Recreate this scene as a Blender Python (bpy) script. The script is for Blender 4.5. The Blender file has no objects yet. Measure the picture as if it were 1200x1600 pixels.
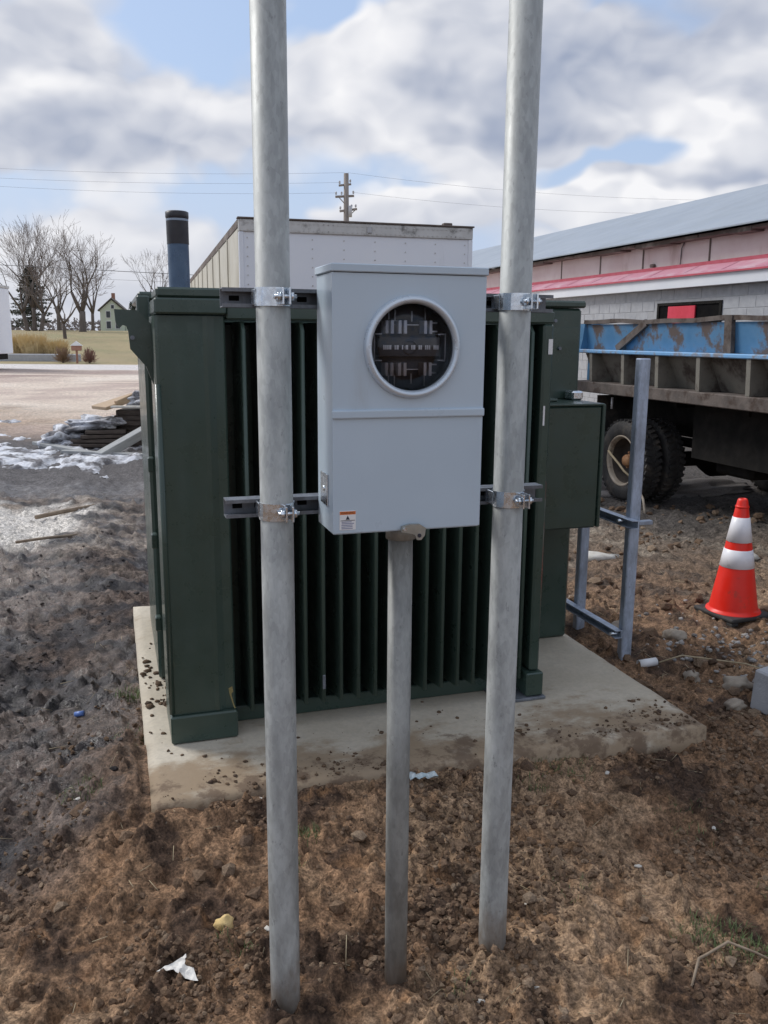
import bpy, bmesh, math, random
import numpy as np
from mathutils import Vector, Matrix

R = math.radians
random.seed(7)
rng = np.random.default_rng(11)
scene = bpy.context.scene
C = scene.collection

# ------------------------------------------------------------------ camera
PITCH, ROLL, FPX = R(11.5), R(0.42), 1347.0
cam_d = bpy.data.cameras.new('camera')
cam = bpy.data.objects.new('camera', cam_d)
C.objects.link(cam)
cam_d.sensor_fit = 'VERTICAL'
cam_d.sensor_height = 36.0
cam_d.sensor_width = 27.0
cam_d.lens = FPX / 1600 * 36.0
cam_d.clip_start = 0.05
cam_d.clip_end = 3000
fw = Vector((0, math.cos(PITCH), -math.sin(PITCH)))
rt = Vector((1, 0, 0))
up = rt.cross(fw)
r2 = rt * math.cos(ROLL) + up * math.sin(ROLL)
u2 = up * math.cos(ROLL) - rt * math.sin(ROLL)
M = Matrix((r2, u2, -fw)).transposed().to_4x4()
M.translation = (0, 0, 1.65)
cam.matrix_world = M
scene.camera = cam

# ------------------------------------------------------------------ exposure
scene.view_settings.view_transform = 'Standard'
scene.view_settings.look = 'None'
scene.view_settings.exposure = 0.65
scene.view_settings.gamma = 1.0
scene.render.engine = 'CYCLES'
scene.cycles.use_denoising = True
scene.cycles.max_bounces = 6
scene.cycles.caustics_reflective = False
scene.cycles.caustics_refractive = False

# ------------------------------------------------------------------ sky and sun
SUN_EL, SUN_AZ = R(42), R(-62)          # azimuth measured from +Y towards +X
world = bpy.data.worlds.new('World')
scene.world = world
world.use_nodes = True
wt = world.node_tree
wt.nodes.clear()


class NT:
    """small helper to write node graphs as expressions"""
    def __init__(self, tree):
        self.t = tree

    def n(self, kind, **kw):
        nd = self.t.nodes.new(kind)
        for k, v in kw.items():
            setattr(nd, k, v)
        return nd

    def put(self, sock, val):
        if isinstance(val, bpy.types.NodeSocket):
            self.t.links.new(val, sock)
        else:
            sock.default_value = val

    def m(self, op, a, b=0.0, c=0.0, clamp=False):
        nd = self.n('ShaderNodeMath', operation=op, use_clamp=clamp)
        self.put(nd.inputs[0], a); self.put(nd.inputs[1], b)
        if len(nd.inputs) > 2: self.put(nd.inputs[2], c)
        return nd.outputs[0]

    def v(self, op, a, b=None, s=None):
        nd = self.n('ShaderNodeVectorMath', operation=op)
        self.put(nd.inputs[0], a)
        if b is not None: self.put(nd.inputs[1], b)
        if s is not None: self.put(nd.inputs['Scale'], s)
        return nd.outputs['Value'] if op in ('LENGTH', 'DOT_PRODUCT', 'DISTANCE') else nd.outputs[0]

    def noise(self, vec, scale, detail=4, rough=0.55, dist=0.0, kind='FBM'):
        nd = self.n('ShaderNodeTexNoise', noise_type=kind)
        self.put(nd.inputs['Vector'], vec)
        nd.inputs['Scale'].default_value = scale
        nd.inputs['Detail'].default_value = detail
        nd.inputs['Roughness'].default_value = rough
        nd.inputs['Distortion'].default_value = dist
        return nd.outputs[0]

    def ss(self, x, lo, hi, a=0.0, b=1.0):
        nd = self.n('ShaderNodeMapRange', interpolation_type='SMOOTHSTEP')
        self.put(nd.inputs[0], x)
        for i, q in enumerate((lo, hi, a, b)): self.put(nd.inputs[i + 1], q)
        return nd.outputs[0]

    def mix(self, f, a, b, mode='MIX'):
        nd = self.n('ShaderNodeMix', data_type='RGBA', blend_type=mode)
        self.put(nd.inputs[0], f)
        for i, q in ((6, a), (7, b)):
            if isinstance(q, tuple) and len(q) == 3: q = (*q, 1)
            self.put(nd.inputs[i], q)
        return nd.outputs[2]


W = NT(wt)
tc = W.n('ShaderNodeTexCoord')
dirv = W.v('NORMALIZE', tc.outputs['Generated'])
sky = W.n('ShaderNodeTexSky', sky_type='NISHITA')
sky.sun_disc = False
sky.sun_elevation = SUN_EL
sky.sun_rotation = SUN_AZ
sky.air_density = 1.3
sky.dust_density = 2.0
sunv = Vector((math.sin(SUN_AZ) * math.cos(SUN_EL), math.cos(SUN_AZ) * math.cos(SUN_EL), math.sin(SUN_EL)))
stretch = W.v('MULTIPLY', dirv, (1.0, 1.0, 1.5))


def warp_by(vec, scale, amt, detail):
    nd = W.n('ShaderNodeTexNoise')
    W.put(nd.inputs['Vector'], vec)
    nd.inputs['Scale'].default_value = scale
    nd.inputs['Detail'].default_value = detail
    nd.inputs['Roughness'].default_value = 0.6
    return W.v('ADD', vec, W.v('SCALE', W.v('SUBTRACT', nd.outputs['Color'], (0.5, 0.5, 0.5)), s=amt))


warped = warp_by(stretch, 5.0, 0.16, 3)
ragged = warp_by(stretch, 7.0, 0.25, 3)


def pixdir(x, y):
    d = fw + r2 * ((x - 600) / FPX) + u2 * ((800 - y) / FPX)
    return tuple(d.normalized())


def blob(vec, c, sx, sz, amp, inner=0.0):
    d = W.v('SUBTRACT', vec, (c[0], c[1], c[2] * 1.5))
    d = W.v('MULTIPLY', d, (1 / sx, 1 / sx, 1 / (sz * 1.5)))
    return W.ss(W.v('LENGTH', d), inner, 1.0, amp, 0.0)


def puffs(vec, scale, detail):
    nd = W.n('ShaderNodeTexVoronoi', feature='F1', normalize=True)
    W.put(nd.inputs['Vector'], vec)
    nd.inputs['Scale'].default_value = scale
    nd.inputs['Detail'].default_value = detail
    nd.inputs['Roughness'].default_value = 0.55
    nd.inputs['Lacunarity'].default_value = 2.3
    return W.m('SUBTRACT', 1.0, W.m('POWER', nd.outputs['Distance'], 1.6))


p_here = puffs(warped, 7.5, 1.6)


def density(vec):
    big = W.noise(vec, 3.1, 3, 0.5)
    return W.m('ADD', W.m('MULTIPLY', big, 0.95), W.m('MULTIPLY', W.m('SUBTRACT', p_here, 0.74), 0.55))


# where the view shows cloud banks (+) and openings of blue (-)
banks = [(840, 170, 0.22, 0.10, 0.24), (240, 190, 0.30, 0.075, 0.17), (570, 130, 0.13, 0.09, 0.22),
         (1050, 305, 0.30, 0.030, 0.24), (1160, 90, 0.24, 0.09, 0.18), (640, 330, 0.18, 0.025, 0.20), (60, 40, 0.12, 0.05, 0.18),
         (330, 40, 0.17, 0.045, -0.26), (520, 5, 0.10, 0.05, -0.26), (150, 320, 0.32, 0.055, -0.22), (900, 275, 0.16, 0.022, -0.20), (1000, 250, 0.08, 0.03, -0.12)]
greys = [(838, 165, 0.165, 0.070, 0.54, 0.30), (1010, 45, 0.24, 0.06, 0.46, 0.2), (150, 225, 0.28, 0.05, 0.40, 0.1), (1190, 160, 0.10, 0.03, 0.34, 0.1),
         (430, 215, 0.12, 0.04, 0.28, 0.1), (1090, 265, 0.16, 0.02, 0.20, 0.1), (80, 95, 0.14, 0.025, 0.25, 0.1)]
lights = [(590, 130, 0.11, 0.08, 0.34, 0.1), (1090, 205, 0.09, 0.03, 0.40, 0.2), (1170, 60, 0.08, 0.03, 0.32, 0.1), (1060, 290, 0.18, 0.018, 0.45, 0.2), (60, 130, 0.12, 0.03, 0.25, 0.1), (640, 325, 0.14, 0.018, 0.3, 0.1)]


def total(vec):
    d = density(vec)
    for x, y, sx, sz, a in banks:
        d = W.m('ADD', d, blob(vec, pixdir(x, y), sx, sz, a))
    return d


den = total(warped)
wshift = W.v('ADD', warped, (sunv.x * 0.014, sunv.y * 0.014, 0.040))
relief = W.m('MULTIPLY', W.m('SUBTRACT', p_here, puffs(wshift, 7.5, 1.6)), 0.55)
cover = W.ss(den, 0.42, 0.57)
shade = W.ss(relief, -0.09, 0.09, 0.0, 1.0)             # 1 on the lit shoulders of the puffs
grey = W.ss(den, 0.66, 1.0, 0.0, 0.35)
for x, y, sx, sz, a, i in greys:
    grey = W.m('ADD', grey, blob(ragged, pixdir(x, y), sx, sz, a, i))
for x, y, sx, sz, a, i in lights:
    grey = W.m('SUBTRACT', grey, blob(ragged, pixdir(x, y), sx, sz, a, i))
lum = W.m('SUBTRACT', W.m('ADD', 0.66, W.m('MULTIPLY', W.m('SUBTRACT', shade, 0.5), 0.50)), W.m('MULTIPLY', grey, 0.85), clamp=True)
c_cloud = W.mix(lum, (2.15, 2.5, 3.35), (5.95, 5.95, 6.1))
c_blue = W.mix(0.72, sky.outputs[0], (2.7, 3.55, 5.3))
zc = W.n('ShaderNodeSeparateXYZ')
W.put(zc.inputs[0], dirv)
c_blue = W.mix(W.ss(zc.outputs[2], 0.0, 0.26, 0.6, 0.0), c_blue, (3.7, 4.2, 5.4))
c_sky = W.mix(cover, c_blue, c_cloud)
bg = W.n('ShaderNodeBackground')
W.put(bg.inputs[0], c_sky)
bg.inputs[1].default_value = 0.1
world.cycles.sampling_method = 'MANUAL'
world.cycles.sample_map_resolution = 512
wo = W.n('ShaderNodeOutputWorld')
wt.links.new(bg.outputs[0], wo.inputs[0])

sun_d = bpy.data.lights.new('sun', 'SUN')
sun_d.energy = 1.5
sun_d.angle = R(20)
sun_d.color = (1.0, 0.975, 0.94)
sun = bpy.data.objects.new('sun', sun_d)
sun.rotation_euler = (-sunv).to_track_quat('-Z', 'Y').to_euler()
sun.location = (0, 0, 30)
C.objects.link(sun)

# ------------------------------------------------------------------ site frame: u along the pad's front, v away from the camera
YAW = R(17.5)
CU, SU = math.cos(YAW), math.sin(YAW)


def FR(u, v, z=0.0):
    return (u * CU - v * SU, u * SU + v * CU, z)


def to_uv(x, y):
    return x * CU + y * SU, -x * SU + y * CU


# ------------------------------------------------------------------ mesh builder
class MB:
    def __init__(self):
        self.v = []; self.f = []; self.s = []

    def add(self, vs, fs, smooth=False):
        o = len(self.v)
        self.v += [tuple(p) for p in vs]
        self.f += [tuple(i + o for i in q) for q in fs]
        self.s += [smooth] * len(fs) if isinstance(smooth, bool) else list(smooth)
        return self

    def box(self, x0, x1, y0, y1, z0, z1, bev=0.0, seg=1):
        if bev <= 0:
            vs = [(x, y, z) for x in (x0, x1) for y in (y0, y1) for z in (z0, z1)]
            return self.add(vs, [(0, 1, 3, 2), (4, 6, 7, 5), (0, 4, 5, 1), (2, 3, 7, 6), (0, 2, 6, 4), (1, 5, 7, 3)])
        bm = bmesh.new()
        bmesh.ops.create_cube(bm, size=1)
        for w in bm.verts:
            w.co = (x0 + (w.co.x + .5) * (x1 - x0), y0 + (w.co.y + .5) * (y1 - y0), z0 + (w.co.z + .5) * (z1 - z0))
        bmesh.ops.bevel(bm, geom=list(bm.edges), offset=bev, segments=seg, affect='EDGES', profile=0.5)
        bm.normal_update()
        return self.bm(bm)

    def bm(self, bm, smooth=False, mat=None):
        bm.verts.index_update()
        vs = [((mat @ w.co) if mat else w.co.copy()) for w in bm.verts]
        self.add(vs, [tuple(w.index for w in q.verts) for q in bm.faces], smooth)
        bm.free()
        return self

    def obox(self, c, sx, sy, sz, rot):
        """oriented box: rot is a Matrix/Euler matrix"""
        vs = [Vector(c) + rot @ Vector((a * sx / 2, b * sy / 2, d * sz / 2)) for a in (-1, 1) for b in (-1, 1) for d in (-1, 1)]
        return self.add(vs, [(0, 1, 3, 2), (4, 6, 7, 5), (0, 4, 5, 1), (2, 3, 7, 6), (0, 2, 6, 4), (1, 5, 7, 3)])

    def bar(self, p0, p1, w, h):
        p0, p1 = Vector(p0), Vector(p1)
        d = (p1 - p0)
        q = d.to_track_quat('X', 'Z').to_matrix()
        return self.obox((p0 + p1) / 2, d.length, w, h, q)

    def cyl(self, p0, p1, r0, r1=None, seg=20, caps=True):
        r1 = r0 if r1 is None else r1
        p0, p1 = Vector(p0), Vector(p1)
        q = (p1 - p0).to_track_quat('Z', 'Y').to_matrix()
        vs = []
        for p, r in ((p0, r0), (p1, r1)):
            for i in range(seg):
                a = 2 * math.pi * i / seg
                vs.append(p + q @ Vector((r * math.cos(a), r * math.sin(a), 0)))
        fs = [(i, (i + 1) % seg, seg + (i + 1) % seg, seg + i) for i in range(seg)]
        sm = [True] * seg
        if caps:
            fs += [tuple(range(seg - 1, -1, -1)), tuple(range(seg, 2 * seg))]
            sm += [False, False]
        return self.add(vs, fs, sm)

    def tube(self, pts, r, seg=8):
        pts = [Vector(p) for p in pts]
        rs = r if isinstance(r, (list, tuple)) else [r] * len(pts)
        vs = []
        for k, p in enumerate(pts):
            d = (pts[min(k + 1, len(pts) - 1)] - pts[max(k - 1, 0)])
            q = d.to_track_quat('Z', 'Y').to_matrix()
            for i in range(seg):
                a = 2 * math.pi * i / seg
                vs.append(p + q @ Vector((rs[k] * math.cos(a), rs[k] * math.sin(a), 0)))
        fs = []
        for k in range(len(pts) - 1):
            for i in range(seg):
                j = (i + 1) % seg
                fs.append((k * seg + i, k * seg + j, (k + 1) * seg + j, (k + 1) * seg + i))
        sm = [True] * len(fs)
        fs += [tuple(range(seg - 1, -1, -1)), tuple(range((len(pts) - 1) * seg, len(pts) * seg))]
        return self.add(vs, fs, sm + [False, False])

    def lathe(self, prof, c=(0, 0, 0), rot=None, seg=32, smooth=True, close=False):
        """prof: (radius, height) pairs about the local Z axis"""
        c = Vector(c)
        rot = rot or Matrix.Identity(3)
        vs = []
        for r, h in prof:
            for i in range(seg):
                a = 2 * math.pi * i / seg
                vs.append(c + rot @ Vector((r * math.cos(a), r * math.sin(a), h)))
        fs = []
        n = len(prof)
        for k in range(n if close else n - 1):
            k2 = (k + 1) % n
            for i in range(seg):
                j = (i + 1) % seg
                fs.append((k * seg + i, k * seg + j, k2 * seg + j, k2 * seg + i))
        return self.add(vs, fs, smooth)

    def prism(self, poly, fn0, fn1):
        """poly: 2D points; fn0/fn1 map a 2D point to the 3D point of the two end faces"""
        n = len(poly)
        vs = [fn0(*p) for p in poly] + [fn1(*p) for p in poly]
        fs = [tuple(range(n)), tuple(range(2 * n - 1, n - 1, -1))]
        fs += [(i, n + i, n + (i + 1) % n, (i + 1) % n) for i in range(n)]
        return self.add(vs, fs)

    def mesh(self, name, mat=None):
        me = bpy.data.meshes.new(name)
        me.from_pydata(self.v, [], self.f)
        me.polygons.foreach_set('use_smooth', self.s)
        if mat: me.materials.append(mat)
        me.update()
        bm = bmesh.new(); bm.from_mesh(me)
        bmesh.ops.recalc_face_normals(bm, faces=bm.faces)
        bm.to_mesh(me); bm.free()
        return me

    def obj(self, name, mat, parent=None):
        o = bpy.data.objects.new(name, self.mesh(name, mat))
        C.objects.link(o)
        o.parent = parent
        return o


def tag(o, label=None, cat=None, group=None, kind=None):
    if label: o['label'] = label
    if cat: o['category'] = cat
    if group: o['group'] = group
    if kind: o['kind'] = kind
    return o


def root(name, label, cat, loc, rz=0.0, group=None):
    o = bpy.data.objects.new(name, None)
    o.empty_display_size = 0.1
    C.objects.link(o)
    o.location = loc
    o.rotation_euler = (0, 0, rz)
    return tag(o, label, cat, group)


def place(o, loc, rz=0.0, rx=0.0, ry=0.0):
    o.location = loc
    o.rotation_euler = (rx, ry, rz)
    return o


def link_copy(o, parent, loc):
    c = o.copy()
    C.objects.link(c)
    c.parent = parent
    c.location = loc
    return c


# ------------------------------------------------------------------ materials
def mat(name, c1, c2=None, rough=0.6, metal=0.0, scale=6.0, dirt=None, dirt_scale=3.0, dirt_lo=0.55, dirt_hi=0.75,
        bump=0.0, bump_scale=60.0, streak=False, rvar=0.12, coat=0.0, spec=0.5, stretch=None, world_pos=False, dist=0.01):
    m = bpy.data.materials.new(name)
    m.use_nodes = True
    t = m.node_tree
    N = NT(t)
    bs = t.nodes['Principled BSDF']
    tcn = N.n('ShaderNodeTexCoord')
    info = N.n('ShaderNodeObjectInfo')
    if world_pos:
        vec = N.n('ShaderNodeNewGeometry').outputs['Position']
    else:
        vec = N.v('ADD', tcn.outputs['Object'], N.v('SCALE', (7.3, 3.1, 5.7), s=info.outputs['Random']))
    if stretch: vec2 = N.v('MULTIPLY', vec, stretch)
    else: vec2 = vec
    c2 = c2 or tuple(min(1, x * 1.25) for x in c1)
    n1 = N.noise(vec2, scale, 6, 0.6)
    col = N.mix(N.ss(n1, 0.32, 0.68), c1, c2)
    if dirt:
        dv = N.v('MULTIPLY', vec, (1, 1, 0.22)) if streak else vec
        n2 = N.noise(dv, dirt_scale, 8, 0.65)
        col = N.mix(N.ss(n2, dirt_lo, dirt_hi), col, dirt)
    N.put(bs.inputs['Base Color'], col)
    n3 = N.noise(vec, scale * 2.3, 5, 0.6)
    N.put(bs.inputs['Roughness'], N.ss(n3, 0.25, 0.75, max(0.02, rough - rvar), min(1, rough + rvar)))
    bs.inputs['Metallic'].default_value = metal
    bs.inputs['Coat Weight'].default_value = coat
    bs.inputs['Specular IOR Level'].default_value = spec
    if bump:
        b = N.n('ShaderNodeBump')
        b.inputs['Strength'].default_value = bump
        b.inputs['Distance'].default_value = dist
        N.put(b.inputs['Height'], N.noise(vec, bump_scale, 6, 0.62))
        N.put(bs.inputs['Normal'], b.outputs[0])
    return m


def galv_mat(name, base, rough, rust=True):
    m = bpy.data.materials.new(name)
    m.use_nodes = True
    N = NT(m.node_tree)
    bs = m.node_tree.nodes['Principled BSDF']
    tcn = N.n('ShaderNodeTexCoord')
    info = N.n('ShaderNodeObjectInfo')
    vec = N.v('ADD', tcn.outputs['Object'], N.v('SCALE', (7.3, 3.1, 5.7), s=info.outputs['Random']))
    vo = N.n('ShaderNodeTexVoronoi')
    N.put(vo.inputs['Vector'], N.v('MULTIPLY', vec, (1, 1, 0.45)))
    vo.inputs['Scale'].default_value = 120
    sp = N.n('ShaderNodeSeparateColor'); N.put(sp.inputs[0], vo.outputs['Color'])
    cloud = N.noise(N.v('MULTIPLY', vec, (1, 1, 0.3)), 18, 6, 0.65)
    k = N.m('ADD', N.m('MULTIPLY', sp.outputs[0], 0.09), N.m('MULTIPLY', cloud, 0.92))
    col = N.mix(N.ss(k, 0.30, 0.75), tuple(x * 0.66 for x in base), tuple(min(1, x * 1.22) for x in base))
    spots = N.noise(N.v('MULTIPLY', vec, (1, 1, 0.5)), 55, 4, 0.7)
    col = N.mix(N.ss(spots, 0.60, 0.72, 0.0, 0.6), col, tuple(x * 0.42 for x in base))
    if rust:
        rn = N.noise(N.v('MULTIPLY', vec, (1, 1, 0.35)), 9, 6, 0.7)
        col = N.mix(N.ss(rn, 0.70, 0.80, 0.0, 0.6), col, (0.20, 0.12, 0.06))
        # soil splashed on the foot, where it was set into the ground
        sz = N.n('ShaderNodeSeparateXYZ'); N.put(sz.inputs[0], N.n('ShaderNodeNewGeometry').outputs['Position'])
        low = N.m('ADD', sz.outputs[2], N.m('MULTIPLY', N.m('SUBTRACT', rn, 0.5), 0.5))
        col = N.mix(N.ss(low, 0.02, 0.20, 0.7, 0.0), col, (0.17, 0.115, 0.07))
    N.put(bs.inputs['Base Color'], col)
    bs.inputs['Metallic'].default_value = 0.3
    N.put(bs.inputs['Roughness'], N.ss(cloud, 0.3, 0.7, rough - 0.1, rough + 0.12))
    b = N.n('ShaderNodeBump'); b.inputs['Strength'].default_value = 0.15; b.inputs['Distance'].default_value = 0.002
    N.put(b.inputs['Height'], cloud); N.put(bs.inputs['Normal'], b.outputs[0])
    return m


M_ = {}
M_['galv'] = galv_mat('galvanised_steel', (0.40, 0.415, 0.405), 0.56)
M_['galv_dark'] = galv_mat('dull_conduit_steel', (0.29, 0.295, 0.28), 0.56)
M_['strut'] = galv_mat('strut_steel', (0.17, 0.185, 0.21), 0.42, rust=False)
M_['zinc'] = mat('zinc_plated', (0.62, 0.68, 0.74), (0.75, 0.80, 0.85), 0.25, 0.95, 40)
M_['frame'] = galv_mat('frame_steel', (0.42, 0.48, 0.58), 0.45, rust=False)
M_['green'] = mat('green_enamel', (0.033, 0.058, 0.046), (0.040, 0.067, 0.054), 0.34, 0, 5, dirt=(0.06, 0.058, 0.045), dirt_scale=4,
                  dirt_lo=0.66, dirt_hi=0.92, streak=True, coat=0.15, bump=0.04, bump_scale=90)
M_['green_edge'] = mat('green_enamel_fin', (0.046, 0.074, 0.060), (0.054, 0.084, 0.069), 0.36, 0, 5, bump=0.03)
M_['meter'] = mat('grey_powder_coat', (0.46, 0.555, 0.64), (0.49, 0.585, 0.67), 0.38, 0, 3, dirt=(0.38, 0.42, 0.45), dirt_scale=7,
                  dirt_lo=0.58, dirt_hi=0.85, bump=0.05, bump_scale=14, dist=0.004, streak=True)
M_['ring'] = mat('ring_aluminium', (0.54, 0.62, 0.70), (0.60, 0.67, 0.74), 0.32, 0.35, 8)
M_['cavity'] = mat('dark_plastic', (0.020, 0.022, 0.030), (0.035, 0.036, 0.045), 0.5, 0, 20)
M_['jaw'] = mat('tinned_jaw', (0.42, 0.42, 0.45), (0.55, 0.55, 0.58), 0.45, 0.2, 30)
M_['mark'] = mat('moulded_marks', (0.60, 0.60, 0.63), (0.75, 0.75, 0.78), 0.5, 0, 50)
M_['hasp'] = mat('cast_hasp', (0.34, 0.34, 0.31), (0.44, 0.44, 0.40), 0.45, 0.7, 30)
M_['white'] = mat('white_paint', (0.72, 0.73, 0.74), (0.78, 0.78, 0.78), 0.5, 0, 3)
M_['orange'] = mat('orange_print', (0.62, 0.16, 0.03), (0.66, 0.18, 0.04), 0.5)
M_['ink'] = mat('black_print', (0.02, 0.02, 0.03), (0.03, 0.03, 0.05), 0.5)
M_['trailer'] = mat('trailer_white', (0.76, 0.78, 0.83), (0.80, 0.815, 0.85), 0.42, 0, 1.2, dirt=(0.50, 0.50, 0.52), dirt_scale=2.2,
                    dirt_lo=0.58, dirt_hi=0.85, streak=True)
M_['trailer_side'] = mat('trailer_side_cream', (0.52, 0.49, 0.40), (0.60, 0.57, 0.48), 0.5, 0, 2, dirt=(0.30, 0.26, 0.19), dirt_scale=2.5,
                         dirt_lo=0.50, dirt_hi=0.8, streak=True)
M_['trailer_rail'] = mat('trailer_rail_alu', (0.50, 0.49, 0.47), (0.60, 0.59, 0.57), 0.5, 0.2, 4, dirt=(0.15, 0.14, 0.13), dirt_scale=7, dirt_lo=0.52, dirt_hi=0.75)
M_['dark'] = mat('dark_undercarriage', (0.012, 0.0115, 0.011), (0.022, 0.020, 0.018), 0.8, 0, 6, dirt=(0.045, 0.034, 0.026), dirt_lo=0.6, dirt_hi=0.9, spec=0.12)
M_['rubber'] = mat('tyre_rubber', (0.022, 0.021, 0.021), (0.04, 0.038, 0.036), 0.8, 0, 10, dirt=(0.13, 0.105, 0.08), dirt_scale=5, dirt_lo=0.48, dirt_hi=0.8, bump=0.3, bump_scale=50)
M_['rim'] = mat('rusty_rim', (0.30, 0.25, 0.19), (0.40, 0.34, 0.27), 0.6, 0.1, 9, dirt=(0.12, 0.075, 0.045), dirt_scale=6, dirt_lo=0.5, dirt_hi=0.7)
M_['hub'] = mat('rust_hub', (0.32, 0.15, 0.07), (0.42, 0.23, 0.11), 0.7, 0.1, 15)
M_['blue'] = mat('truck_blue', (0.06, 0.18, 0.33), (0.11, 0.245, 0.40), 0.55, 0, 4, dirt=(0.11, 0.082, 0.07), dirt_scale=4.0, dirt_lo=0.49, dirt_hi=0.60)
M_['blue_rail'] = mat('truck_blue_rail', (0.16, 0.36, 0.62), (0.22, 0.42, 0.66), 0.4, 0, 6, dirt=(0.22, 0.22, 0.24), dirt_scale=6, dirt_lo=0.48, dirt_hi=0.62)
M_['truck_grey'] = mat('truck_faded_panel', (0.17, 0.16, 0.135), (0.25, 0.235, 0.20), 0.75, 0, 4, dirt=(0.06, 0.045, 0.037), dirt_scale=4, dirt_lo=0.44, dirt_hi=0.66, bump=0.2)
M_['truck_rust'] = mat('truck_rust', (0.085, 0.07, 0.062), (0.14, 0.115, 0.10), 0.85, 0.0, 8, dirt=(0.055, 0.036, 0.027), dirt_scale=6, dirt_lo=0.48, dirt_hi=0.65, bump=0.3)
M_['block'] = mat('concrete_block', (0.36, 0.37, 0.395), (0.42, 0.43, 0.45), 0.9, 0, 9, dirt=(0.35, 0.355, 0.37), dirt_scale=3, dirt_lo=0.52, dirt_hi=0.7, bump=0.4, bump_scale=80)
M_['block_dark'] = mat('concrete_block_grey', (0.34, 0.35, 0.375), (0.40, 0.41, 0.43), 0.9, 0, 9, bump=0.4, bump_scale=80)
M_['mortar'] = mat('mortar', (0.35, 0.355, 0.37), (0.41, 0.415, 0.425), 0.95, 0, 9)
M_['roof'] = mat('metal_roof_grey', (0.29, 0.33, 0.38), (0.325, 0.365, 0.415), 0.6, 0.1, 0.8, dirt=(0.26, 0.295, 0.335), dirt_scale=0.9, dirt_lo=0.5, dirt_hi=0.8)
M_['pink'] = mat('faded_pink_wall', (0.66, 0.55, 0.53), (0.74, 0.66, 0.64), 0.75, 0, 1.3, dirt=(0.46, 0.35, 0.32), dirt_scale=1.6, dirt_lo=0.52, dirt_hi=0.72, streak=True)
M_['red'] = mat('faded_red_metal', (0.58, 0.25, 0.33), (0.62, 0.32, 0.40), 0.45, 0.05, 1.5, dirt=(0.68, 0.50, 0.56), dirt_scale=1.4, dirt_lo=0.45, dirt_hi=0.7)
M_['fascia'] = mat('white_fascia', (0.68, 0.70, 0.74), (0.74, 0.76, 0.79), 0.45, 0.05, 1.0)
M_['signred'] = mat('red_panel', (0.60, 0.03, 0.06), (0.66, 0.04, 0.08), 0.45)
M_['black'] = mat('black_void', (0.006, 0.006, 0.007), (0.010, 0.0095, 0.0095), 0.8, spec=0.05)
M_['rottrim'] = mat('rotten_eave', (0.10, 0.075, 0.065), (0.16, 0.13, 0.115), 0.85, 0, 3, dirt=(0.30, 0.27, 0.24), dirt_scale=2.0, dirt_lo=0.52, dirt_hi=0.7)
M_['cone'] = mat('cone_orange', (0.84, 0.022, 0.010), (0.90, 0.030, 0.014), 0.42, 0, 6, dirt=(0.34, 0.07, 0.04), dirt_scale=11, dirt_lo=0.56, dirt_hi=0.78)
M_['cone_white'] = mat('cone_reflective', (0.82, 0.81, 0.85), (0.88, 0.87, 0.90), 0.35, 0, 10, dirt=(0.5, 0.48, 0.48), dirt_scale=12, dirt_lo=0.6, dirt_hi=0.8)
M_['cone_base'] = mat('cone_base', (0.03, 0.03, 0.032), (0.05, 0.048, 0.046), 0.7, 0, 9, dirt=(0.14, 0.11, 0.085), dirt_lo=0.5, dirt_hi=0.75)
M_['pipe_blue'] = mat('pipe_blue', (0.055, 0.10, 0.17), (0.085, 0.14, 0.22), 0.35, 0.1, 6)
M_['pipe_black'] = mat('pipe_black', (0.014, 0.013, 0.017), (0.026, 0.024, 0.028), 0.45, 0, 6)
M_['pipe_line'] = mat('pipe_line', (0.22, 0.27, 0.34), None, 0.4)
M_['wood_dark'] = mat('old_timber', (0.055, 0.042, 0.035), (0.095, 0.075, 0.062), 0.85, 0, 8, bump=0.4, stretch=(1, 6, 6))
M_['wood_tan'] = mat('new_plank', (0.42, 0.30, 0.19), (0.50, 0.37, 0.25), 0.75, 0, 6, stretch=(1, 7, 7), bump=0.2)
M_['wood_grey'] = mat('weathered_beam', (0.30, 0.31, 0.31), (0.38, 0.39, 0.39), 0.85, 0, 6, stretch=(1, 7, 7), bump=0.3)
M_['snow'] = mat('old_snow', (0.58, 0.60, 0.66), (0.74, 0.76, 0.80), 0.7, 0, 5, dirt=(0.13, 0.125, 0.135), dirt_scale=3.6, dirt_lo=0.43, dirt_hi=0.60, bump=0.5, bump_scale=25, dist=0.03)
M_['plastic'] = mat('pale_plastic_sheet', (0.66, 0.68, 0.74), (0.74, 0.76, 0.80), 0.4, 0, 6)
M_['stick'] = mat('dry_stick', (0.20, 0.145, 0.10), (0.32, 0.25, 0.18), 0.85, 0, 12)
M_['straw'] = mat('straw', (0.36, 0.29, 0.18), (0.46, 0.38, 0.25), 0.85, 0, 12)
M_['grass'] = mat('grass_green', (0.07, 0.11, 0.035), (0.15, 0.19, 0.075), 0.7, 0, 12)
M_['paper'] = mat('paper_scrap', (0.66, 0.64, 0.60), (0.76, 0.74, 0.70), 0.8, 0, 30, dirt=(0.35, 0.26, 0.19), dirt_scale=18, dirt_lo=0.55, dirt_hi=0.8)
M_['yellow'] = mat('yellow_stone', (0.62, 0.44, 0.18), (0.72, 0.54, 0.26), 0.85, 0, 20, dirt=(0.33, 0.21, 0.09), dirt_scale=22, dirt_lo=0.55, dirt_hi=0.8, bump=0.5, bump_scale=70)
M_['bluewrap'] = mat('pale_blue_wrapper', (0.40, 0.50, 0.53), (0.62, 0.68, 0.69), 0.35, 0, 30, dirt=(0.22, 0.18, 0.14), dirt_scale=20, dirt_lo=0.55, dirt_hi=0.8)
M_['stone'] = mat('rubble_stone', (0.24, 0.20, 0.16), (0.36, 0.31, 0.25), 0.9, 0, 14, bump=0.4)
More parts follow.
